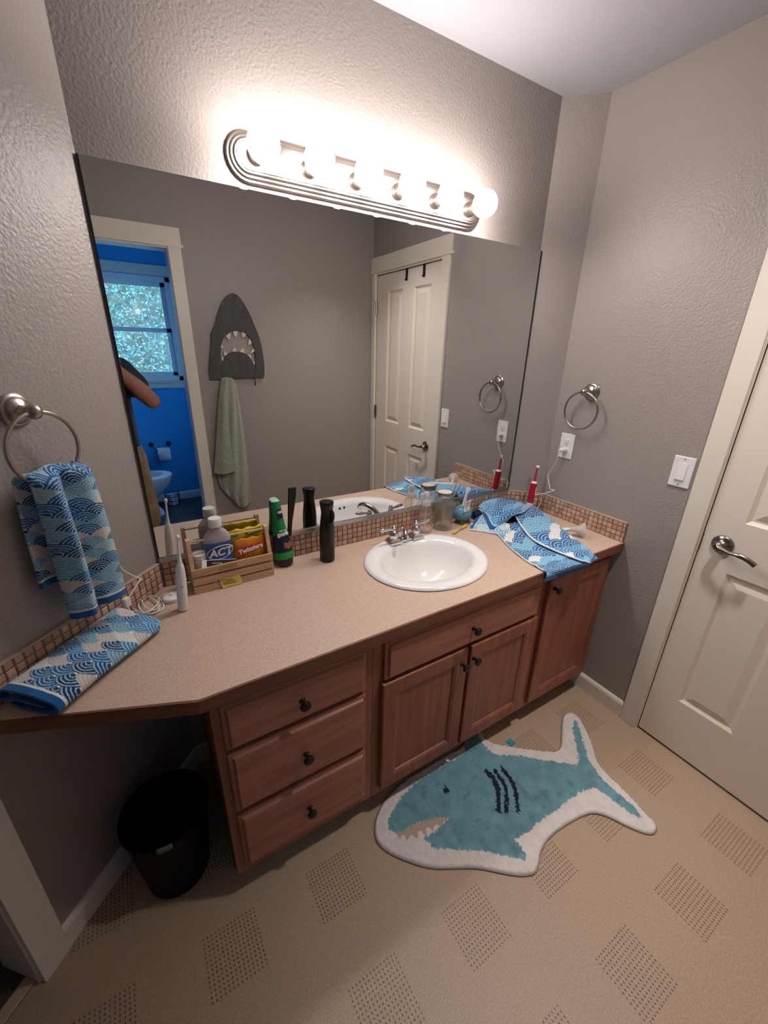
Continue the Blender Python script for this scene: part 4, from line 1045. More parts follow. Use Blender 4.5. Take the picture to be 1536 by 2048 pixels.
# candy bags
def bag(name, label, c, w, h, d, m, lean, twist=0.):
    nu, nv = 28, 28; bm = nb(); V = {}
    Rz = Matrix.Rotation(twist, 4, 'Z') @ Matrix.Rotation(lean, 4, 'X')
    for s in (1, -1):
        for i in range(nu):
            for j in range(nv):
                u, v = i/(nu-1)*2-1, j/(nv-1)
                puff = (1-abs(u)**2.6)*(math.sin(PI*min(1, max(0, v)))**.6)
                rip = .12*math.sin(17*u+9*v)*math.sin(13*v+4*u)
                e = (1+.02*math.sin(23*v))*(1 if 0 < v < 1 else 1)
                p = Vector((u*w/2*e, -s*d/2*(puff*(1+rip)), v*h+.003*math.sin(9*u)*(j == nv-1)))
                k = (i, j) if (i in (0, nu-1) or j in (0, nv-1)) else (i, j, s)
                if k not in V: V[k] = bm.verts.new(Vector(c)+Rz @ p)
    g = lambda i, j, s: V[(i, j)] if (i in (0, nu-1) or j in (0, nv-1)) else V[(i, j, s)]
    for s in (1, -1):
        for i in range(nu-1):
            for j in range(nv-1):
                q = (g(i, j, s), g(i+1, j, s), g(i+1, j+1, s), g(i, j+1, s))
                if len(set(q)) == 4:
                    try: bm.faces.new(q if s > 0 else q[::-1])
                    except ValueError: pass
    t = thing(name, label, 'candy bag', c)
    obj('bag_film', bm, m, t, 180)
    return t, Matrix.Translation(c) @ Rz
t, BM = bag('candy_bag', 'orange candy bag with red lettering in the crate', (.281, -.083, IB+.002), .105, .138, .022, 'orange', -.12)
def onbag(v, x, z, rot, off): 
    c, s = math.cos(rot), math.sin(rot); return BM @ Vector((x+v.x*c-v.y*s, off-v.z, z+v.x*s+v.y*c))
bm = nb(); prism(bm, [(-.040, -.013), (.044, -.009), (.046, .010), (-.040, .014)], 0, .0008, lambda x, y, h: onbag(Vector((x, y, h)), -.002, .100, .17, -.0138)); pt = obj('red_banner', bm, 'redfilm', t); pt['label'] = 'red banner'
bm = text_bm('Twizzlers', .0215, .0003, .0009, .1); map_verts(bm, lambda v: onbag(v, -.002, .1005, .17, -.0152)); obj('brand_print', bm, 'txtw', pt)
bm = nb(); prism(bm, [(-.044, -.004), (.02, -.007), (.045, .0), (.044, .008), (-.02, .004), (-.044, .006)], 0, .0008, lambda x, y, h: onbag(Vector((x, y, h)), 0, .052, .12, -.0138)); obj('dark_print', bm, mat('brown_print', '#8a4a14', .4), t)
t, BM = bag('candy_bag', 'yellow and green candy bag standing behind the orange one in the crate', (.278, -.047, IB+.002), .118, .162, .020, 'yellow', -.06, .04)
bm = nb(); prism(bm, [(-.058, -.006), (-.03, -.006), (-.028, .012), (-.058, .010)], 0, .0008, lambda x, y, h: onbag(Vector((x, y, h)), .0, .146, .05, -.009)); obj('green_corner', bm, 'greenfilm', t)
bm = nb(); prism(bm, [(.034*math.cos(a), .0095*math.sin(a)) for a in [2*PI*k/28 for k in range(28)]], 0, .0008, lambda x, y, h: onbag(Vector((x, y, h)), .027, .146, .08, -.0085)); gp = obj('green_oval', bm, 'greenfilm', t); gp['label'] = 'green oval emblem'
bm = text_bm('Gummies', .012, .0003, .0004); map_verts(bm, lambda v: onbag(v, .027, .146, .08, -.0098)); obj('oval_print', bm, mat('pale_green_print', '#d9d98a', .5), gp)
# cotton rounds, floss box, toothpaste, red wrappers
t = thing('cotton_rounds', 'white stack of cotton rounds at the left end of the crate', 'cotton pads', (.119, -.057, IB))
for k in range(12):
    bm = nb(); lathe(bm, [(.020, 0), (.0228, .002), (.0228, .0075), (.020, .0095)], 26, at(.1195+.0008*math.sin(k*2.1), -.0575+.0008*math.cos(k*1.3), IB+.0095*k)); obj('pad', bm, 'whitep', t, 40)
t = thing('floss_box', 'small white and blue box leaning inside the crate front', 'box', (.124, -.089, IB))
Mx = Matrix.Translation((.121, -.0905, IB+.001)) @ Matrix.Rotation(.18, 4, 'Y') @ Matrix.Rotation(-.08, 4, 'X')
bm = nb(); box(bm, -.020, .020, -.0075, .0025, .0, .088, .001, MX=Mx); obj('carton', bm, 'whitep', t)
bm = nb(); box(bm, -.016, .018, -.0079, -.0076, .052, .080, MX=Mx); o = obj('blue_panel', bm, mat('sky_blue_print', '#3f9bc4', .4), t)
t = thing('toothpaste_box', 'dark maroon and white toothpaste carton lying across the crate', 'box', (.185, -.093, IB+.06))
Mx = Matrix.Translation((.172, -.0905, IB+.076)) @ Matrix.Rotation(.20, 4, 'Y') @ Matrix.Rotation(-.55, 4, 'X')
bm = nb(); box(bm, -.054, .054, -.0055, .0055, -.013, .013, .0008, MX=Mx); obj('carton', bm, 'maroon', t)
bm = nb(); box(bm, -.0545, -.040, -.0058, .0058, -.0134, .0134, MX=Mx); box(bm, -.040, .0545, -.0058, .0058, .0118, .0134, MX=Mx); obj('white_band', bm, 'whitep', t)
bm = text_bm('whitening', .008, .0002); map_verts(bm, lambda v: Mx @ Vector((-.008+v.x, -.0058-v.z, .002+v.y))); obj('carton_print', bm, 'txtw', t)
for k, (x, lab) in enumerate(((.155, 'red wrapped sweet low in the crate, under the toothpaste carton'), (.232, 'red wrapped sweet low in the crate, middle of the three'), (.300, 'red wrapped sweet low in the crate, nearest the green bottle'))):
    t = thing('wrapped_sweet', lab, 'sweet', (x, -.093, IB+.03), 'red wrapped sweets in the crate')
    bm = nb(); q = [Vector((x-.032+.064*i/10, -.0925+.002*math.sin(i), IB+.018+.006*(k == 2)+.0015*i*(1 if k else .4))) for i in range(11)]
    tube(bm, q, [.002, .0085, .004, .0075, .009, .009, .009, .008, .004, .0085, .002], 12, sq=(.8, 1)); obj('wrapper', bm, 'redfilm', t, 60)
    bm = nb(); tube(bm, [q[4]+Vector((.0, -.0072, -.003)), q[5]+Vector((0, -.0085, .0)), q[6]+Vector((.002, -.0074, .005))], .0022, 8); obj('white_stripe', bm, 'whitep', t, 60)
# --- green gel bottle leaning on the mirror
g0 = Vector((.405, -.0500, Z1+.0035)); GX = aim(g0, Vector((-.010, .034, .243)))
t = thing('gel_bottle', 'green and navy hair gel bottle between the crate and the black spray bottle', 'bottle', g0)
bm = nb(); lathe(bm, [(.026, .0), (.030, .002), (.0315, .012), (.0330, .026)], 36, GX); o = obj('base_cap', bm, mat('purple_base', '#2a1a33', .35), t, 50)
bm = nb(); lathe(bm, [(.0330, .026), (.0350, .032), (.0365, .042), (.0360, .054)], 36, GX); obj('green_band', bm, 'greenl', t, 60)
bm = nb(); lathe(bm, [(.0360, .054), (.0350, .070), (.0325, .088), (.0292, .104), (.0265, .118)], 36, GX); o = obj('label_wrap', bm, 'navy', t, 60)
bm = nb(); lathe(bm, [(.0265, .118), (.0240, .136), (.0215, .156), (.0195, .178), (.0180, .205), (.0165, .236), (.0150, .240)], 36, GX); obj('neck', bm, 'green', t, 60)
bm = nb(); lathe(bm, [(.0148, .2395), (.0150, .2425), (.0130, .244)], 30, GX); obj('pale_cap', bm, mat('mint_cap', '#bfe0cc', .3), t, 50)
def oncone(v, z0, r0, sl, ang0, sk=0., tilt=0.):
    z = z0+v.y+tilt*v.x; r = r0-sl*(z-z0)+.0006+v.z; a = ang0+v.x/r0
    return GX @ Vector((r*math.cos(a), r*math.sin(a), z))
A0 = math.radians(-72)
for pts, z0, r0, m, nm in ((([-.011, .013], [-.017, .017]), .196, .0187, 'navy', 'neck_label'),):
    P = [[oncone(Vector((pts[0][0]+(pts[0][1]-pts[0][0])*i/8, pts[1][0]+(pts[1][1]-pts[1][0])*j/6, .0)), z0, r0, .055, A0) for i in range(9)] for j in range(7)]
    bm = nb(); grid(bm, P); nl = obj(nm, bm, m, t, 180)
bm = text_bm('GEL', .0115, .0002, .0004); map_verts(bm, lambda v: oncone(v+Vector((.001, .006, .0008)), .196, .0187, .055, A0)); obj('print', bm, 'txtw', nl)
bm = text_bm('MOCO DE', .0062, .0002, .0002); map_verts(bm, lambda v: oncone(v+Vector((0, .014, .0006)), .120, .0262, .12, A0-.1)); obj('print', bm, 'txtw', o)
bm = text_bm('gorila', .0205, .0002, .0008); map_verts(bm, lambda v: oncone(v+Vector((0, .002, .0006)), .120, .0262, .12, A0-.1)); obj('brand_print', bm, 'txtw', o)
P = [[oncone(Vector((-.016+.034*i/10, -.011+.022*j/8+.003*math.sin(i), .0006)), .078, .0342, .10, A0+.1) for i in range(11)] for j in range(9)]
bm = nb(); grid(bm, P); p = obj('tan_patch', bm, mat('tan_print', '#8c5a45', .4), o, 180)
# --- black comb on the tile ledge
c0 = hit((578.5, 1062), 1, -.0115); c0.z = ZS+.0022
c1 = hit((582, 975), 1, -.0065)
ax = (Vector((c1.x+.003, c1.y-.004, 1.112))-c0).normalized(); sd = Vector((1, 0, 0)); nrm = ax.cross(sd).normalized(); sd = nrm.cross(ax).normalized()
bm = nb(); Lc = 1.112-c0.z
f = lambda x, y, h: c0+sd*x+ax*y+nrm*h
prism(bm, [(-.005, 0), (.0065, 0), (.0075, .06), (.0135, .13), (.0155, Lc-.03), (.0145, Lc), (-.012, Lc-.003), (-.0095, .12), (-.0062, .05)], -.0018, .0018, f)
tag(obj('comb', bm, 'blkm', loc=c0), 'black comb propped upright on the tile ledge against the mirror', 'comb')
# --- black spray bottle
k0 = Vector((.5575, -.0925, Z1)); t = thing('spray_bottle', 'tall black spray bottle standing left of the basin', 'bottle', k0)
KX = aim(k0, Vector((.004, .0, .24)))
bm = nb(); lathe(bm, [(.0255, 0), (.0280, .002), (.0285, .010), (.0285, .105), (.0278, .128), (.0255, .152)], 40, KX); obj('bottle_body', bm, 'blk', t, 50)
bm = nb(); lathe(bm, [(.0255, .152), (.0235, .170), (.0215, .186), (.0212, .196), (.0228, .212), (.0252, .226), (.0262, .234), (.0250, .238), (.018, .240)], 40, KX); hd = obj('spray_head', bm, 'blk', t, 50)
bm = nb(); tr = [KX @ Vector(p) for p in ((.012, -.0215, .206), (.014, -.027, .192), (.012, -.029, .176), (.010, -.026, .160))]; tube(bm, spline(tr, 5), [.0075, .0075, .0075, .008, .008, .008, .008, .008, .008, .008, .008, .008, .008, .007, .006, .004], 12, sq=(1, .6)); obj('trigger', bm, 'blk', t, 60)
bm = nb(); q = KX @ Vector((.012, -.0240, .2235)); lathe(bm, [(.0042, -.004), (.0042, .003)], 14, aim(q, (.45, -.9, 0))); o = obj('nozzle', bm, 'grey', hd, 40)
# --- clear pump bottle and jar
p0 = Vector((1.043, -.062, Z1)); t = thing('pump_bottle', 'clear empty foaming pump bottle right of the tap', 'bottle', p0)
def sqb(bm, prof, c, seg=32, pw=.62):
    rr = []
    for r, z in prof:
        e = pw if r > .016 else 1.
        rr.append([bm.verts.new((c.x+r*math.copysign(abs(math.cos(a))**e, math.cos(a)), c.y+r*math.copysign(abs(math.sin(a))**e, math.sin(a)), c.z+z)) for a in [2*PI*q/seg for q in range(seg)]])
    for A, B in zip(rr, rr[1:]):
        for q in range(seg): bm.faces.new((A[q], A[(q+1) % seg], B[(q+1) % seg], B[q]))
    bm.faces.new(rr[0][::-1]); bm.faces.new(rr[-1])
bm = nb(); sqb(bm, [(.024, 0), (.0268, .003), (.0270, .012), (.0262, .105), (.0240, .120), (.0185, .130), (.0165, .134)], p0); obj('bottle_body', bm, 'clear', t, 50)
bm = nb(); lathe(bm, [(.0215, .129), (.0215, .146), (.0190, .150), (.0110, .154), (.0095, .158), (.0095, .168), (.0135, .171), (.0140, .183), (.0115, .188)], 28, at(*p0)); pm = obj('pump', bm, 'frost', t, 50)
bm = nb(); tube(bm, [p0+Vector((0, 0, .180)), p0+Vector((-.016, .004, .181)), p0+Vector((-.028, .006, .177))], [.0055, .005, .0042], 12); obj('spout', bm, 'frost', pm, 60)
bm = nb(); tube(bm, [p0+Vector((0, 0, .13)), p0+Vector((.002, 0, .012))], .0022, 8); obj('dip_tube', bm, 'frost', t, 60)
j0 = Vector((1.142, -.0665, Z1)); t = thing('glass_jar', 'clear glass jar with screw band standing between pump bottle and blue holder', 'jar', j0)
bm = nb(); lathe(bm, [(.038, 0), (.0425, .003), (.0435, .010), (.0435, .120), (.0415, .136), (.0355, .150), (.0345, .153), (.0345, .172), (.0325, .172), (.0325, .152), (.0385, .134), (.0405, .118), (.0405, .012), (.036, .007), (.001, .0065)], 44, at(*j0)); obj('jar_body', bm, 'jar', t, 40)
bm = nb(); lathe(bm, [(.0362, .156), (.0372, .158), (.0372, .170), (.0362, .175), (.0318, .1765), (.0318, .1745), (.0350, .172), (.0350, .157)], 44, at(*j0), caps=False); obj('screw_band', bm, 'nickel', t, 30)
bm = nb(); lathe(bm, [(.0315, .1735), (.0315, .1748)], 40, at(*j0)); o = obj('lid_disc', bm, mat('cream_lid', '#d9d0c2', .5), t, 40); o['label'] = 'cream lid disc'
# --- blue animal toothbrush holder
h0 = Vector((1.268, -.060, Z1)); t = thing('toothbrush_holder', 'blue ceramic animal toothbrush holder on small metal feet', 'toothbrush holder', h0)
bm = nb(); g = bmesh.ops.create_uvsphere(bm, u_segments=40, v_segments=26, radius=1.)
for v in g['verts']:
    x, y, z = v.co
    s = 1+.10*math.exp(-((x+.9)**2+(z+.05)**2)*4)
    k = .0012*(math.sin(34*math.atan2(y, x)*.5)*math.sin(22*z)) if (x > -.1 and z > .05) else 0
    z2 = min(z, .80)
    v.co = h0+Vector((x*.046*s, y*.038*s, .050+z2*.040))+Vector((x, y, z))*k
obj('body', bm, 'hblue', t, 60)
for x, y in ((-.022, -.020), (.022, -.020), (-.020, .018), (.020, .018)):
    bm = nb(); lathe(bm, [(.0075, 0), (.0085, .004), (.0060, .012), (.005, .022)], 14, at(h0.x+x, h0.y+y, Z1)); o = obj('foot', bm, mat('pewter', '#8d8577', .35, .9) if 'pewter' not in bpy.data.materials else bpy.data.materials['pewter'], t, 50)
bm = nb(); tube(bm, [h0+Vector((-.036, -.022, .040)), h0+Vector((-.030, -.031, .037)), h0+Vector((-.012, -.038, .0365)), h0+Vector((.008, -.038, .038))], .0009, 6); o = obj('mouth_line', bm, 'tealc', t, 60)
for a in (-.019, .001):
    bm = nb(); ball(bm, h0+Vector((a-.008, -.0330, .060)), .0030, 10, 8); obj('eye', bm, 'slot', t, 60)
bm = nb(); lathe(bm, [(.0215, .078), (.0250, .0825), (.0235, .085), (.0205, .083), (.0185, .066)], 26, at(*h0), caps=False); obj('rim', bm, 'tealc', t, 50)
bm = nb(); ball(bm, h0+Vector((.034, .012, .090)), .013, 14, 10, (1, .5, 1.35)); obj('ear', bm, 'tealc', t, 60)
P = [[h0+Vector((-.026+.034*i/6+.012*j/8, -.0255-.010*(1-j/8)+.004*math.sin(j*.5), .066+.050*j/8+.012*i/6*.5)) for i in range(7)] for j in range(9)]
bm = nb(); grid(bm, P); tg = obj('paper_tag', bm, 'whitep', t, 180); tg['label'] = 'white printed paper tag'; solidify(tg, .0005)
for k in range(5):
    bm = nb(); j = 1.2+k*1.3; a = h0+Vector((-.022+.012*j/8, -.0268-.010*(1-j/8)+.004*math.sin(j*.5), .068+.050*j/8)); tube(bm, [a, a+Vector((.022-(k % 2)*.007, -.0002, .0048))], .0007 if k < 4 else .0012, 6); obj('tag_print', bm, 'txtk', tg)
for k, (d, l) in enumerate((((.030, .010, .10), 'first'), ((.036, .020, .096), 'second'))):
    b = h0+Vector((-.006+.012*k, .004, .062)); d = Vector(d)
    tb = thing('toothbrush', ['white manual toothbrush in the blue holder, the one nearer the jar', 'white manual toothbrush in the blue holder, the one nearer the red toothbrush'][k], 'toothbrush', b)
    bm = nb(); q = [b+d*s for s in (0, .3, .6, .75, .85, 1.)]; tube(bm, q, [.0035, .0034, .0028, .0026, .0044, .0040], 10); obj('handle', bm, 'white', tb, 60)
    bm = nb(); a = b+d*.92; box(bm, -.0045, .0045, -.0045, .0045, -.010, .010, .001, MX=aim(a+Vector((0, -.006, .003)), d)); obj('bristles', bm, 'whitep', tb)
# --- small things round the towel
c0 = hit((961, 1030), 2, Z1+.012)
t = thing('travel_case', 'teal and navy travel case lying behind the blue towel', 'case', (1.392, -.052, Z1))
bm = nb(); lathe(bm, [(.015, -.040), (.0195, -.037), (.0205, -.010), (.0205, .004)], 28, aim((1.378, -.052, Z1+.0215), (1, .1, .08))); obj('case_body', bm, 'navy', t, 40)
bm = nb(); lathe(bm, [(.0208, .004), (.0208, .010)], 28, aim((1.378, -.052, Z1+.0215), (1, .1, .08))); obj('white_band', bm, 'white', t, 40)
bm = nb(); lathe(bm, [(.0212, .010), (.0212, .050), (.0185, .056)], 28, aim((1.378, -.052, Z1+.0215), (1, .1, .08))); obj('case_lid', bm, 'tealc', t, 40)
q = hit((944, 1049), 2, Z1+.005)
bm = nb(); lathe(bm, [(.0065, 0), (.0070, .002), (.0065, .009), (.005, .010)], 20, at(q.x, q.y, Z1)); tag(obj('bottle_cap', bm, 'white', None, 40, loc=(q.x, q.y, Z1)), 'tiny white screw cap at the left tip of the crumpled towel', 'cap')
a, b = Vector((1.139, -.148, Z1+.0062)), Vector((1.254, -.107, Z1+.0062)); d = (b-a)
t = thing('interdental_brush', 'small yellow capped brush lying on the counter behind the basin', 'brush', (a+b)/2)
bm = nb(); tube(bm, [a, a+d*.03, a+d*.22, a+d*.28], [.003, .006, .0062, .004], 12, sq=(1, .9)); obj('yellow_cap', bm, 'ylw', t, 50)
bm = nb(); tube(bm, [a+d*.26, a+d*.62], .0040, 10); o = obj('clear_sleeve', bm, 'frost', t, 50)
bm = nb(); tube(bm, [a+d*.25, a+d*.64], .0016, 8); obj('wire_brush', bm, 'blkm', t, 50)
bm = nb(); tube(bm, [a+d*.60, a+d*.64, a+d*.96, b], [.004, .0060, .0060, .004], 12); obj('handle', bm, 'ylw', t, 50)
# funnel piece
t = thing('funnel_piece', 'clear plastic funnel piece with white tube lying behind the blue towel', 'funnel', (1.60, -.43, Z1))
fc = Vector((1.612, -.428, Z1+.034)); fd = Vector((.72, -.69, .05)).normalized()
bm = nb(); lathe(bm, [(.0085, -.034), (.0095, -.020), (.0125, -.006), (.0205, .010), (.0300, .022), (.0335, .027), (.0330, .0285), (.0290, .0235), (.0195, .012), (.0115, -.005), (.0075, -.020), (.0065, -.034)], 36, aim(fc, fd), caps=False); obj('flared_cup', bm, 'frost', t, 40)
bm = nb(); q0 = fc-fd*.030; tube(bm, [q0, q0-fd*.022+Vector((0, 0, -.004)), q0-fd*.055+Vector((-.004, .0, -.012)), q0-fd*.085+Vector((-.01, .0, -.016))], [.0075, .0078, .0072, .0065], 14); obj('white_tube', bm, 'white', t, 60)
# --- red electric toothbrush, its base and the cord to the outlet
r0 = Vector((1.650, -.128, Z1)); t = thing('charging_base', 'white charging base under the red toothbrush with cord to the outlet', 'charger', r0)
bm = nb(); lathe(bm, [(.028, 0), (.029, .002), (.028, .010), (.022, .013), (.0065, .0135), (.0062, .022), (.004, .023)], 30, at(*r0)); obj('puck', bm, 'white', t, 40)
bm = nb(); pp = Vector((W-.0078, OY, OZ-.0195))
lathe(bm, [(.0120, 0), (.0125, .008), (.0095, .020), (.0060, .030), (.0045, .034)], 16, aim(pp, (-1, .35, .05))); obj('cord_plug', bm, 'white', t, 40)
def wx(px, py, x): return hit((px, py), 0, x)
e0 = pp+Vector((-.031, .011, .002))
cd = [e0, wx(1117, 904, W-.044), wx(1113, 922, W-.036), wx(1104, 938, W-.030), wx(1096, 950, W-.027), wx(1098, 966, W-.027), wx(1101, 978, W-.030), wx(1106, 979, W-.032), wx(1108, 981, W-.034), wx(1098, 984, W-.044), wx(1084, 988, W-.062), wx(1068, 990, W-.085), wx(1061, 990, W-.092), wx(1059, 996, W-.094), wx(1062, 1006, W-.088), wx(1067, 1014, W-.080), tuple(hit((1074, 1020), 2, Z1+.012)), tuple(hit((1086, 1029), 2, Z1+.004)), tuple(hit((1096, 1032), 2, Z1+.0025)), tuple(hit((1096, 1036), 2, Z1+.0025)), tuple(hit((1088, 1037), 2, Z1+.0025)), tuple(hit((1073, 1033), 2, Z1+.0025)), tuple(hit((1067, 1026), 2, Z1+.0025)), (1.672, -.150, Z1+.004)]
bm = nb(); tube(bm, spline(cd, 6), .0020, 8); cdo = obj('charger_cord', bm, 'cord', t, 80)
l2 = [wx(1084, 988, W-.058), wx(1083, 994, W-.05), wx(1082, 1004, W-.045), wx(1076, 1014, W-.05), wx(1071, 1018, W-.055), wx(1064, 1012, W-.075)]
bm = nb(); tube(bm, spline(l2, 6), .0020, 8); obj('cord_loop', bm, 'cord', cdo, 80)
l3 = [tuple(hit((1049, 1018), 2, Z1+.004)), tuple(hit((1043, 1011), 2, Z1+.006)), tuple(hit((1033, 1009), 2, Z1+.008)), tuple(hit((1024, 1010), 2, Z1+.006))]
bm = nb(); tube(bm, spline(l3, 6), .0020, 8); obj('cord_loop', bm, 'cord', cdo, 80)
rb = r0+Vector((0, 0, .0232)); RA = Vector((.020, .004, .22)).normalized(); RX = aim(rb, RA)
t = thing('electric_toothbrush', 'red electric toothbrush standing in the right corner of the counter', 'toothbrush', rb)
bm = nb(); lathe(bm, [(.0125, 0), (.0155, .002), (.0160, .028), (.0158, .034)], 28, RX); o = obj('white_foot', bm, 'white', t, 40)
bm = nb(); lathe(bm, [(.0160, .034), (.0162, .090), (.0158, .132), (.0145, .136)], 28, RX); hb = obj('handle', bm, 'red', t, 40)
bm = nb(); lathe(bm, [(.0156, .135), (.0135, .139), (.0075, .1445)], 28, RX); obj('white_collar', bm, 'white', t, 40)
bm = nb(); lathe(bm, [(.0072, .1445), (.0062, .160), (.0048, .185), (.0042, .212)], 22, RX); obj('brush_neck', bm, 'pinkred', t, 50)
bm = nb(); q = RX @ Vector((.001, 0, .2165)); lathe(bm, [(.0065, -.006), (.0070, -.003), (.0068, .004), (.0055, .0085)], 20, aim(q, (.75, -.6, .1))); ball(bm, q, .0058, 14, 10); obj('brush_head', bm, 'white', t, 50)
bm = nb(); ro_ = [RX @ Vector((.0162*math.cos(a0+.0), .0162*math.sin(a0), z)) for a0, z in [(math.radians(-62)+.42*math.cos(k/30*2*PI), .096+.021*math.sin(k/30*2*PI)) for k in range(30)]]; tube(bm, ro_, .0012, 6, closed=True); o = obj('button_ring', bm, 'white', hb, 60); o['label'] = 'white oval ring round the button'
# ================================================================== TOILET ROOM (seen in the mirror)
# toilet facing +x, bowl tip near the doorway side
tb = Vector((-.02, -3.02, 0)); t = thing('toilet', 'white toilet side on in front of the blue wall', 'toilet', tb)
def oval(cx, a0, a1, b, z, n=40):
    """egg outline: back radius a0, front radius a1"""
    return [Vector((cx+(a1 if math.cos(q) > 0 else a0)*math.cos(q), tb.y+b*math.sin(q), z)) for q in [2*PI*k/n for k in range(n)]]
bm = nb(); R = [oval(-.16, .14, .30, .105, .001), oval(-.16, .14, .295, .10, .04), oval(-.15, .14, .22, .095, .14), oval(-.11, .18, .26, .12, .22), oval(-.04, .24, .275, .165, .31), oval(-.02, .25, .275, .182, .375), oval(-.02, .25, .277, .184, .392), oval(-.02, .20, .225, .135, .392), oval(-.02, .18, .20, .115, .33), oval(-.02, .10, .10, .07, .22)]
V = grid(bm, R, loop=True); bm.faces.new(V[0][::-1]); bm.faces.new(V[-1]); bmesh.ops.recalc_face_normals(bm, faces=bm.faces); obj('bowl', bm, 'porc', t, 60)
bm = nb(); R = [oval(-.02, .24, .282, .188, .3935), oval(-.02, .24, .284, .190, .402), oval(-.02, .235, .28, .186, .412), oval(-.02, .17, .205, .118, .413), oval(-.02, .165, .20, .113, .3935)]
V = grid(bm, R, loop=True)
for k in range(40): bm.faces.new((V[4][k], V[4][(k+1) % 40], V[0][(k+1) % 40], V[0][k]))
bmesh.ops.recalc_face_normals(bm, faces=bm.faces); obj('seat', bm, 'white', t, 50)
bm = nb(); box(bm, -.50, -.30, tb.y-.21, tb.y+.21, .38, .74, .02, 3); box(bm, -.36, -.22, tb.y-.09, tb.y+.09, .18, .39, .02); obj('tank', bm, 'porc', t, 40)
bm = nb(); box(bm, -.51, -.29, tb.y-.22, tb.y+.22, .741, .775, .012, 3); obj('tank_lid', bm, 'porc', t, 40)
bm = nb(); lathe(bm, [(.010, 0), (.010, .008)], 14, aim((-.299, tb.y+.13, .68), (1, 0, 0))); tube(bm, [(-.288, tb.y+.13, .68), (-.285, tb.y+.06, .674)], .005, 8); obj('flush_lever', bm, 'chrome', t, 50)
bm = nb(); L0 = aim((-.262, tb.y, .420), (-.22, 0, 1))
lathe(bm, [(.172, -.0), (.178, .004), (.178, .014), (.165, .020)], 40, Matrix.Translation((-.262, tb.y, .600)) @ Matrix.Rotation(-1.42, 4, 'Y'), sx=1.02, sy=1.04); o = obj('seat_lid', bm, 'white', t, 50)
# paper holder and roll, on the far wall
t = thing('paper_holder', 'dark two post paper holder on the blue wall above the toilet', 'paper holder', (.225, FY2, .62))
for x in (.145, .305):
    bm = nb(); lathe(bm, [(.024, 0), (.024, .005), (.013, .010), (.009, .02), (.009, .05)], 22, aim((x, FY2+.0005, .622), (0, 1, 0))); ball(bm, (x, FY2+.055, .622), .014, 14, 10); obj('post', bm, 'bronze', t, 50)
bm = nb(); tube(bm, [(.150, FY2+.055, .618), (.19, FY2+.058, .560), (.30, FY2+.058, .560), (.300, FY2+.055, .618)], .0045, 8); obj('wire_bail', bm, 'bronze', t, 60)
t = thing('toilet_roll', 'white toilet roll hanging on the blue wall', 'toilet roll', (.245, FY2+.06, .545))
bm = nb(); lathe(bm, [(.020, -.056), (.052, -.056), (.052, .056), (.020, .056), (.020, -.056)], 36, aim((.245, FY2+.0585, .541), (1, 0, 0)), caps=False); obj('paper', bm, 'whitep', t, 40)
bm = nb(); P = [[Vector((x, FY2+.109+.002*math.sin(z*40), z)) for x in (.190, .245, .300)] for z in (.545, .52, .495, .47)]; grid(bm, P); o = obj('loose_sheet', bm, 'whitep', t, 180); solidify(o, .0006)
t = thing('wire_basket', 'small dark wire basket on the floor beside the toilet', 'basket', (.245, -3.27, 0))
bm = nb()
for z, r in ((.006, .062), (.05, .066), (.10, .070), (.125, .072)): tube(bm, [(.245+r*math.cos(a), -3.27+r*math.sin(a), z) for a in [2*PI*k/28 for k in range(28)]], .0028, 6, closed=True)
for k in range(10):
    a = 2*PI*k/10; tube(bm, [(.245+.062*math.cos(a), -3.27+.062*math.sin(a), .006), (.245+.072*math.cos(a), -3.27+.072*math.sin(a), .125)], .0022, 6)
lathe(bm, [(.060, .003), (.060, .005)], 24, at(.245, -3.27, 0)); obj('wire_frame', bm, 'bronze', t, 60)
bm = nb(); lathe(bm, [(.020, 0), (.050, 0), (.050, .105), (.020, .105), (.020, 0)], 32, at(.245, -3.27, .0055), caps=False); tag(obj('toilet_roll', bm, 'whitep', None, 40, loc=(.245, -3.27, .0055)), 'spare white toilet roll standing in the wire basket', 'toilet roll')
# ================================================================== GARDEN OUTSIDE THE WINDOW
bm = nb(); box(bm, -6, 6, -9, FY2-.16, -.35, -.3); o = struct('floor_garden', bm, 'soil', label='ground outside the window')
bm = nb(); C = []
lc = [tuple(v*LEAF for v in lin(c)) for c in ('#4a7a66', '#6a9a86', '#2c5c52', '#8fb4a2', '#a09aa0', '#b4b0b4', '#456b66', '#7aa8a4')]
rnd = random.Random(5)
for k in range(40000):
    x = rnd.uniform(-2.6, 2.6); z = rnd.uniform(-.3, 4.4); y = -5.4-.28*z-rnd.random()*.5-.25*vnoise(x*2, z*2)
    s = rnd.uniform(.015, .038); n = Vector((rnd.uniform(-.9, .9), rnd.uniform(.2, 1), rnd.uniform(-.3, 1))).normalized(); a = n.orthogonal().normalized(); a = Matrix.Rotation(rnd.uniform(0, 6.28), 3, n) @ a; b = n.cross(a)
    p = Vector((x, y, z)); c = lc[int((vnoise(x*1.6+7, z*1.6)*.6+rnd.random()*.55)*8) % 8]
    v = [bm.verts.new(p-a*s), bm.verts.new(p-b*s*.4+n*s*.1), bm.verts.new(p+a*s), bm.verts.new(p+b*s*.4+n*s*.1)]
    bm.faces.new(v); C += [c]*4
o = obj('ivy_bank', bm, 'leaf', loc=(0, -5.6, -.3)); colour(o, C); tag(o, 'leafy green bank filling the view outside the window', 'ivy', None, 'stuff')
bm = nb(); P = [[Vector((x, -5.95-.28*z, z)) for x in (-5, 0, 5)] for z in (-.3, 1, 2.5, 4.6)]; grid(bm, P); o = obj('garden_slope', bm, 'soil'); o['kind'] = 'structure'; o['label'] = 'earth slope behind the ivy'; o['category'] = 'slope'
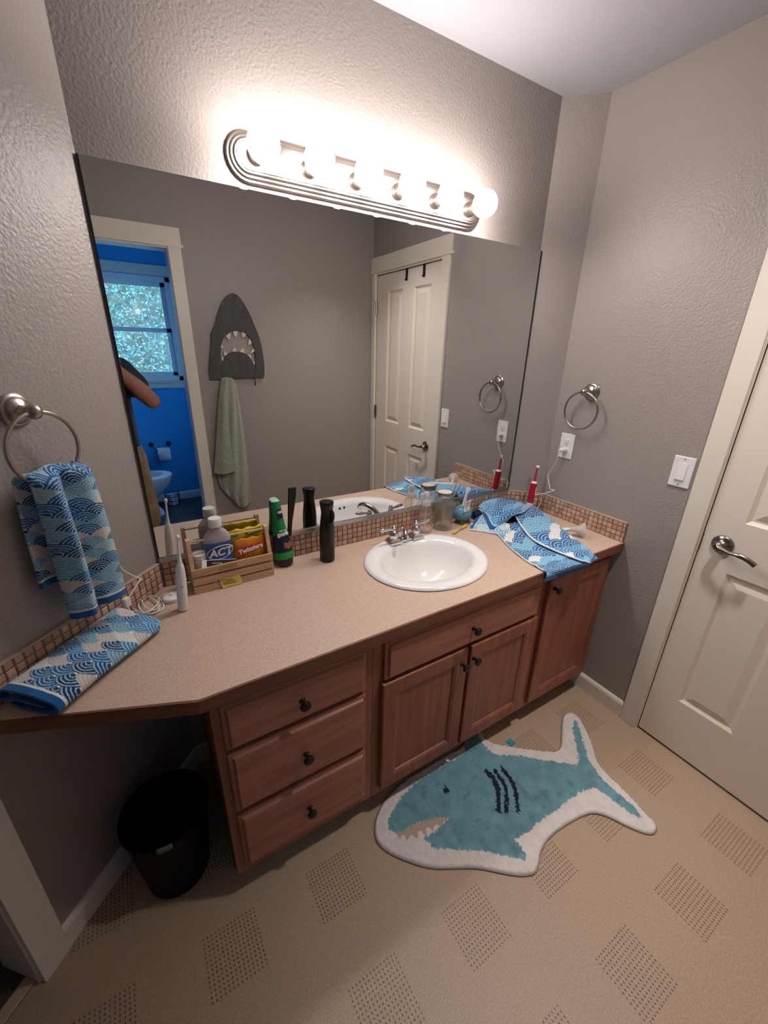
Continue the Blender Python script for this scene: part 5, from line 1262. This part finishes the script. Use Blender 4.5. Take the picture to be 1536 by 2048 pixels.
solidify(o, .1, -1)
# ================================================================== THE PERSON TAKING THE PHOTO (seen in the mirror)
def limb(bm, pts, rad, sq=(1, 1), n=5):
    q = spline(pts, n); r = []
    m = len(pts)-1
    for k in range(len(q)):
        f = k/(len(q)-1)*m; i = min(int(f), m-1); s = f-i; r.append(rad[i]*(1-s)+rad[i+1]*s)
    tube(bm, q, r, 16, sq=sq)
    ball(bm, q[0], r[0]*.98, 14, 10); ball(bm, q[-1], r[-1]*.98, 14, 10)
def fuse(name, bm, m, parent, vox, loc=None, it=4):
    """melt overlapping volumes into one continuous surface"""
    o = obj(name, bm, m, parent, loc=loc)
    a = o.modifiers.new('fuse', 'REMESH'); a.mode = 'VOXEL'; a.voxel_size = vox; a.use_smooth_shade = True
    s = o.modifiers.new('soften', 'SMOOTH'); s.iterations = it; s.factor = .5
    dg = bpy.context.evaluated_depsgraph_get(); dg.update()
    me = bpy.data.meshes.new_from_object(o.evaluated_get(dg)); o.modifiers.clear(); o.data = me
    return o
BXC, BYC = -.165, -1.62
PC = CAM-CF*.012-CR*.0235-CU*.060           # phone centre
PM = Matrix.Translation(PC) @ Matrix((CR, CU, -CF)).transposed().to_4x4()
bm = nb(); box(bm, -.0365, .0365, -.074, .074, -.0035, .0045, .004, 3, MX=PM)
ph = tag(obj('phone', bm, 'phone', None, 40, loc=PC), 'black phone held up by the person in the mirror', 'phone')
bm = nb(); 
for a, b in ((.018, .052), (.004, .052), (.018, .036)): lathe(bm, [(.0055, 0), (.0055, .0008)], 18, PM @ at(a, b, -.0038) @ Matrix.Rotation(PI, 4, 'X'))
obj('lens', bm, 'slot', ph, 40)
bm = nb()
pel = Vector((BXC, BYC, .95))
def torso(bm, secs):
    """closed stack of oval sections (z, half width, half depth)"""
    rr = [[bm.verts.new((BXC+a*math.cos(2*PI*k/32), BYC-.004+b*math.sin(2*PI*k/32), z)) for k in range(32)] for z, a, b in secs]
    for A, B in zip(rr, rr[1:]):
        for k in range(32): bm.faces.new((A[k], A[(k+1) % 32], B[(k+1) % 32], B[k]))
    bm.faces.new(rr[0][::-1]); bm.faces.new(rr[-1])
torso(bm, [(.83, .120, .10), (.90, .165, .115), (.97, .165, .115), (1.07, .148, .105), (1.22, .160, .110), (1.36, .170, .108), (1.43, .130, .085), (1.47, .080, .065)])
for s in (-1, 1):
    hx = BXC+s*.095; limb(bm, [(hx, BYC, .90), (hx+s*.01, BYC+.01, .66), (hx+s*.015, BYC+.02, .50), (hx+s*.02, BYC-.005, .30), (hx+s*.02, BYC-.02, .085)], [.100, .075, .058, .055, .038])
    limb(bm, [(hx+s*.02, BYC-.045, .045), (hx+s*.025, BYC+.06, .038), (hx+s*.03, BYC+.15, .026)], [.042, .042, .026], sq=(1, .8))
SHR, SHL = Vector((BXC+.165, BYC-.01, 1.435)), Vector((BXC-.185, BYC-.01, 1.435))
ELR, WRR = Vector((.138, -1.545, 1.262)), PM @ Vector((.052, -.098, .012))
ELL, WRL = Vector((-.385, -1.50, 1.23)), PM @ Vector((-.070, -.090, .014))
limb(bm, [SHR, (SHR+ELR)/2+Vector((0, 0, -.006)), ELR], [.060, .055, .045]); limb(bm, [ELR, ELR.lerp(WRR, .3), ELR.lerp(WRR, .62), WRR], [.044, .051, .042, .029])
limb(bm, [SHL, (SHL+ELL)/2, ELL], [.060, .050, .042]); limb(bm, [ELL, ELL.lerp(WRL, .35), WRL], [.043, .041, .027])
limb(bm, [(BXC, BYC-.01, 1.43), SHR], [.07, .060]); limb(bm, [(BXC, BYC-.01, 1.43), SHL], [.07, .060])
# hands: palm, four curled fingers round the phone edge, thumb on the screen side
for s, wr in ((1, WRR), (-1, WRL)):
    pk = PM @ Vector((s*.046, -.052, .016)); limb(bm, [wr, wr.lerp(pk, .5), pk], [.026, .030, .026], sq=(1, .62))
    for k, (yy, ln) in enumerate(((-.030, 1.), (-.047, 1.05), (-.064, 1.), (-.080, .85))):
        a = PM @ Vector((s*.046, yy-.004, .014)); limb(bm, [a, PM @ Vector((s*.0485, yy+.003, .000)), PM @ Vector((s*.043, yy+.005, -.0105)), PM @ Vector((s*(.043-.016*ln), yy+.006, -.0118))], [.0090, .0085, .0078, .0066], n=4)
    limb(bm, [PM @ Vector((s*.047, -.066, .018)), PM @ Vector((s*.040, -.040, .0185)), PM @ Vector((s*.026, -.020, .0135))], [.0125, .0105, .0085], n=4)
# head looking at the phone
hc = Vector((BXC+.045, BYC-.005, 1.645)); look = (PC-hc); look.z *= .6; look.normalize(); rx = look.cross(Vector((0, 0, 1))).normalized(); uz = rx.cross(look)
HM = Matrix.Translation(hc) @ Matrix((rx, look, uz)).transposed().to_4x4()
limb(bm, [(BXC, BYC-.01, 1.44), (BXC+.025, BYC-.012, 1.50), hc+Vector((0, -.01, -.06))], [.066, .058, .058])
def hb(x, y, z, r, s3=(1, 1, 1)):
    vs = ball(bm, (0, 0, 0), r, 24, 16, s3)
    for v in vs: v.co = HM @ (v.co+Vector((x, y, z)))
hb(0, -.012, .030, .088, (.86, 1.06, 1.02)); hb(0, .010, -.030, .070, (.92, 1., 1.12)); hb(0, .040, -.085, .034, (1.05, 1., .75))
hb(0, .088, -.012, .016, (.85, 1., 1.5)); hb(0, .100, -.026, .0135, (1.1, .9, .8)); hb(0, .070, .020, .050, (1.15, .42, .30)); hb(0, .081, -.056, .019, (1.25, .5, .32)); hb(0, .079, -.067, .017, (1.2, .5, .38))
for s in (-1, 1): hb(s*.034, .056, -.018, .028, (1, .8, .8)); hb(s*.079, -.010, -.008, .018, (.45, .85, 1.75)); hb(s*.030, .069, .006, .0125, (1.1, .6, .7))
per = fuse('person', bm, 'skin', None, .0052, loc=(BXC, BYC, 0), it=3)
tag(per, 'person in charcoal tee and khaki shorts holding up a phone, reflected at the mirror edge', 'person')
# hair
bm = nb(); g = bmesh.ops.create_uvsphere(bm, u_segments=36, v_segments=24, radius=1.)
for v in g['verts']:
    c = v.co.copy(); v.co = HM @ Vector((c.x*.082, -.014+c.y*.101, .032+c.z*.097))
bmesh.ops.delete(bm, geom=[v for v in bm.verts if (HM.inverted() @ v.co).z < (.055 if (HM.inverted() @ v.co).y > .03 else -.045 if (HM.inverted() @ v.co).y < -.02 else .0)], context='VERTS')
hr = obj('hair', bm, 'hair', per, 180); solidify(hr, .008); 
bm = nb()
for s in (-1, 1):
    q = bmesh.ops.create_uvsphere(bm, u_segments=12, v_segments=8, radius=.0058)['verts']
    for v in q: v.co = HM @ (v.co+Vector((s*.030, .0755, .0055)))
obj('eyes', bm, 'slot', per, 180)
# shirt and shorts hang just clear of the body
bm = nb()
torso(bm, [(.672, .200, .148), (.80, .199, .143), (.95, .197, .138), (1.10, .196, .134), (1.25, .197, .132), (1.36, .192, .126), (1.43, .150, .100), (1.466, .092, .076)])
for sh, el in ((SHR, ELR), (SHL, ELL)): limb(bm, [sh+Vector((0, 0, .004)), sh.lerp(el, .25), sh.lerp(el, .50)], [.074, .074, .072])
limb(bm, [(BXC, BYC-.01, 1.44), SHR+Vector((0, 0, .004))], [.082, .074]); limb(bm, [(BXC, BYC-.01, 1.44), SHL+Vector((0, 0, .004))], [.082, .074])
s = fuse('shirt', bm, 'shirt', per, .0085, it=3); s['label'] = 'charcoal short sleeved tee'
bm = nb()
for s_ in (-1, 1):
    hx = BXC+s_*.105; limb(bm, [(hx, BYC, .93), (hx+s_*.010, BYC+.008, .70), (hx+s_*.020, BYC+.015, .50)], [.112, .112, .112])
torso(bm, [(.76, .175, .125), (.85, .182, .128), (1.0, .176, .124)])
s = fuse('shorts', bm, 'shorts', per, .0085, it=3); s['label'] = 'khaki shorts'
for s_ in (-1, 1):
    bm = nb(); hx = BXC+s_*.117; limb(bm, [(hx, BYC-.055, .052), (hx+s_*.004, BYC+.06, .046), (hx+s_*.006, BYC+.165, .034)], [.048, .050, .034], sq=(1, .86))
    for v in bm.verts: v.co.z = max(v.co.z, .0008)
    obj('shoe', bm, 'blkm', per, 180)
# ================================================================== LIGHT, CAMERA
wd = bpy.data.worlds.new('daylight'); sc.world = wd; wd.use_nodes = True
bg = wd.node_tree.nodes['Background']; bg.inputs['Color'].default_value = (.27, .64, 1.0, 1); bg.inputs['Strength'].default_value = SKY
cd_ = bpy.data.cameras.new('camera'); co = link(bpy.data.objects.new('camera', cd_))
cd_.sensor_fit = 'HORIZONTAL'; cd_.sensor_width = 36.; cd_.lens = FPX/1536*36.; cd_.clip_start = .008; cd_.clip_end = 60
co.matrix_world = Matrix.Translation(CAM) @ Matrix((CR, CU, -CF)).transposed().to_4x4()
sc.camera = co
vs = sc.view_settings; vs.view_transform = 'Standard'; vs.look = 'None'; vs.exposure = EXPO; vs.gamma = 1.; vs.use_curve_mapping = False
cy = sc.cycles
cy.use_denoising = True
cy.max_bounces = 14; cy.diffuse_bounces = 6; cy.glossy_bounces = 8; cy.transmission_bounces = 10; cy.transparent_max_bounces = 16
cy.sample_clamp_indirect = 6.
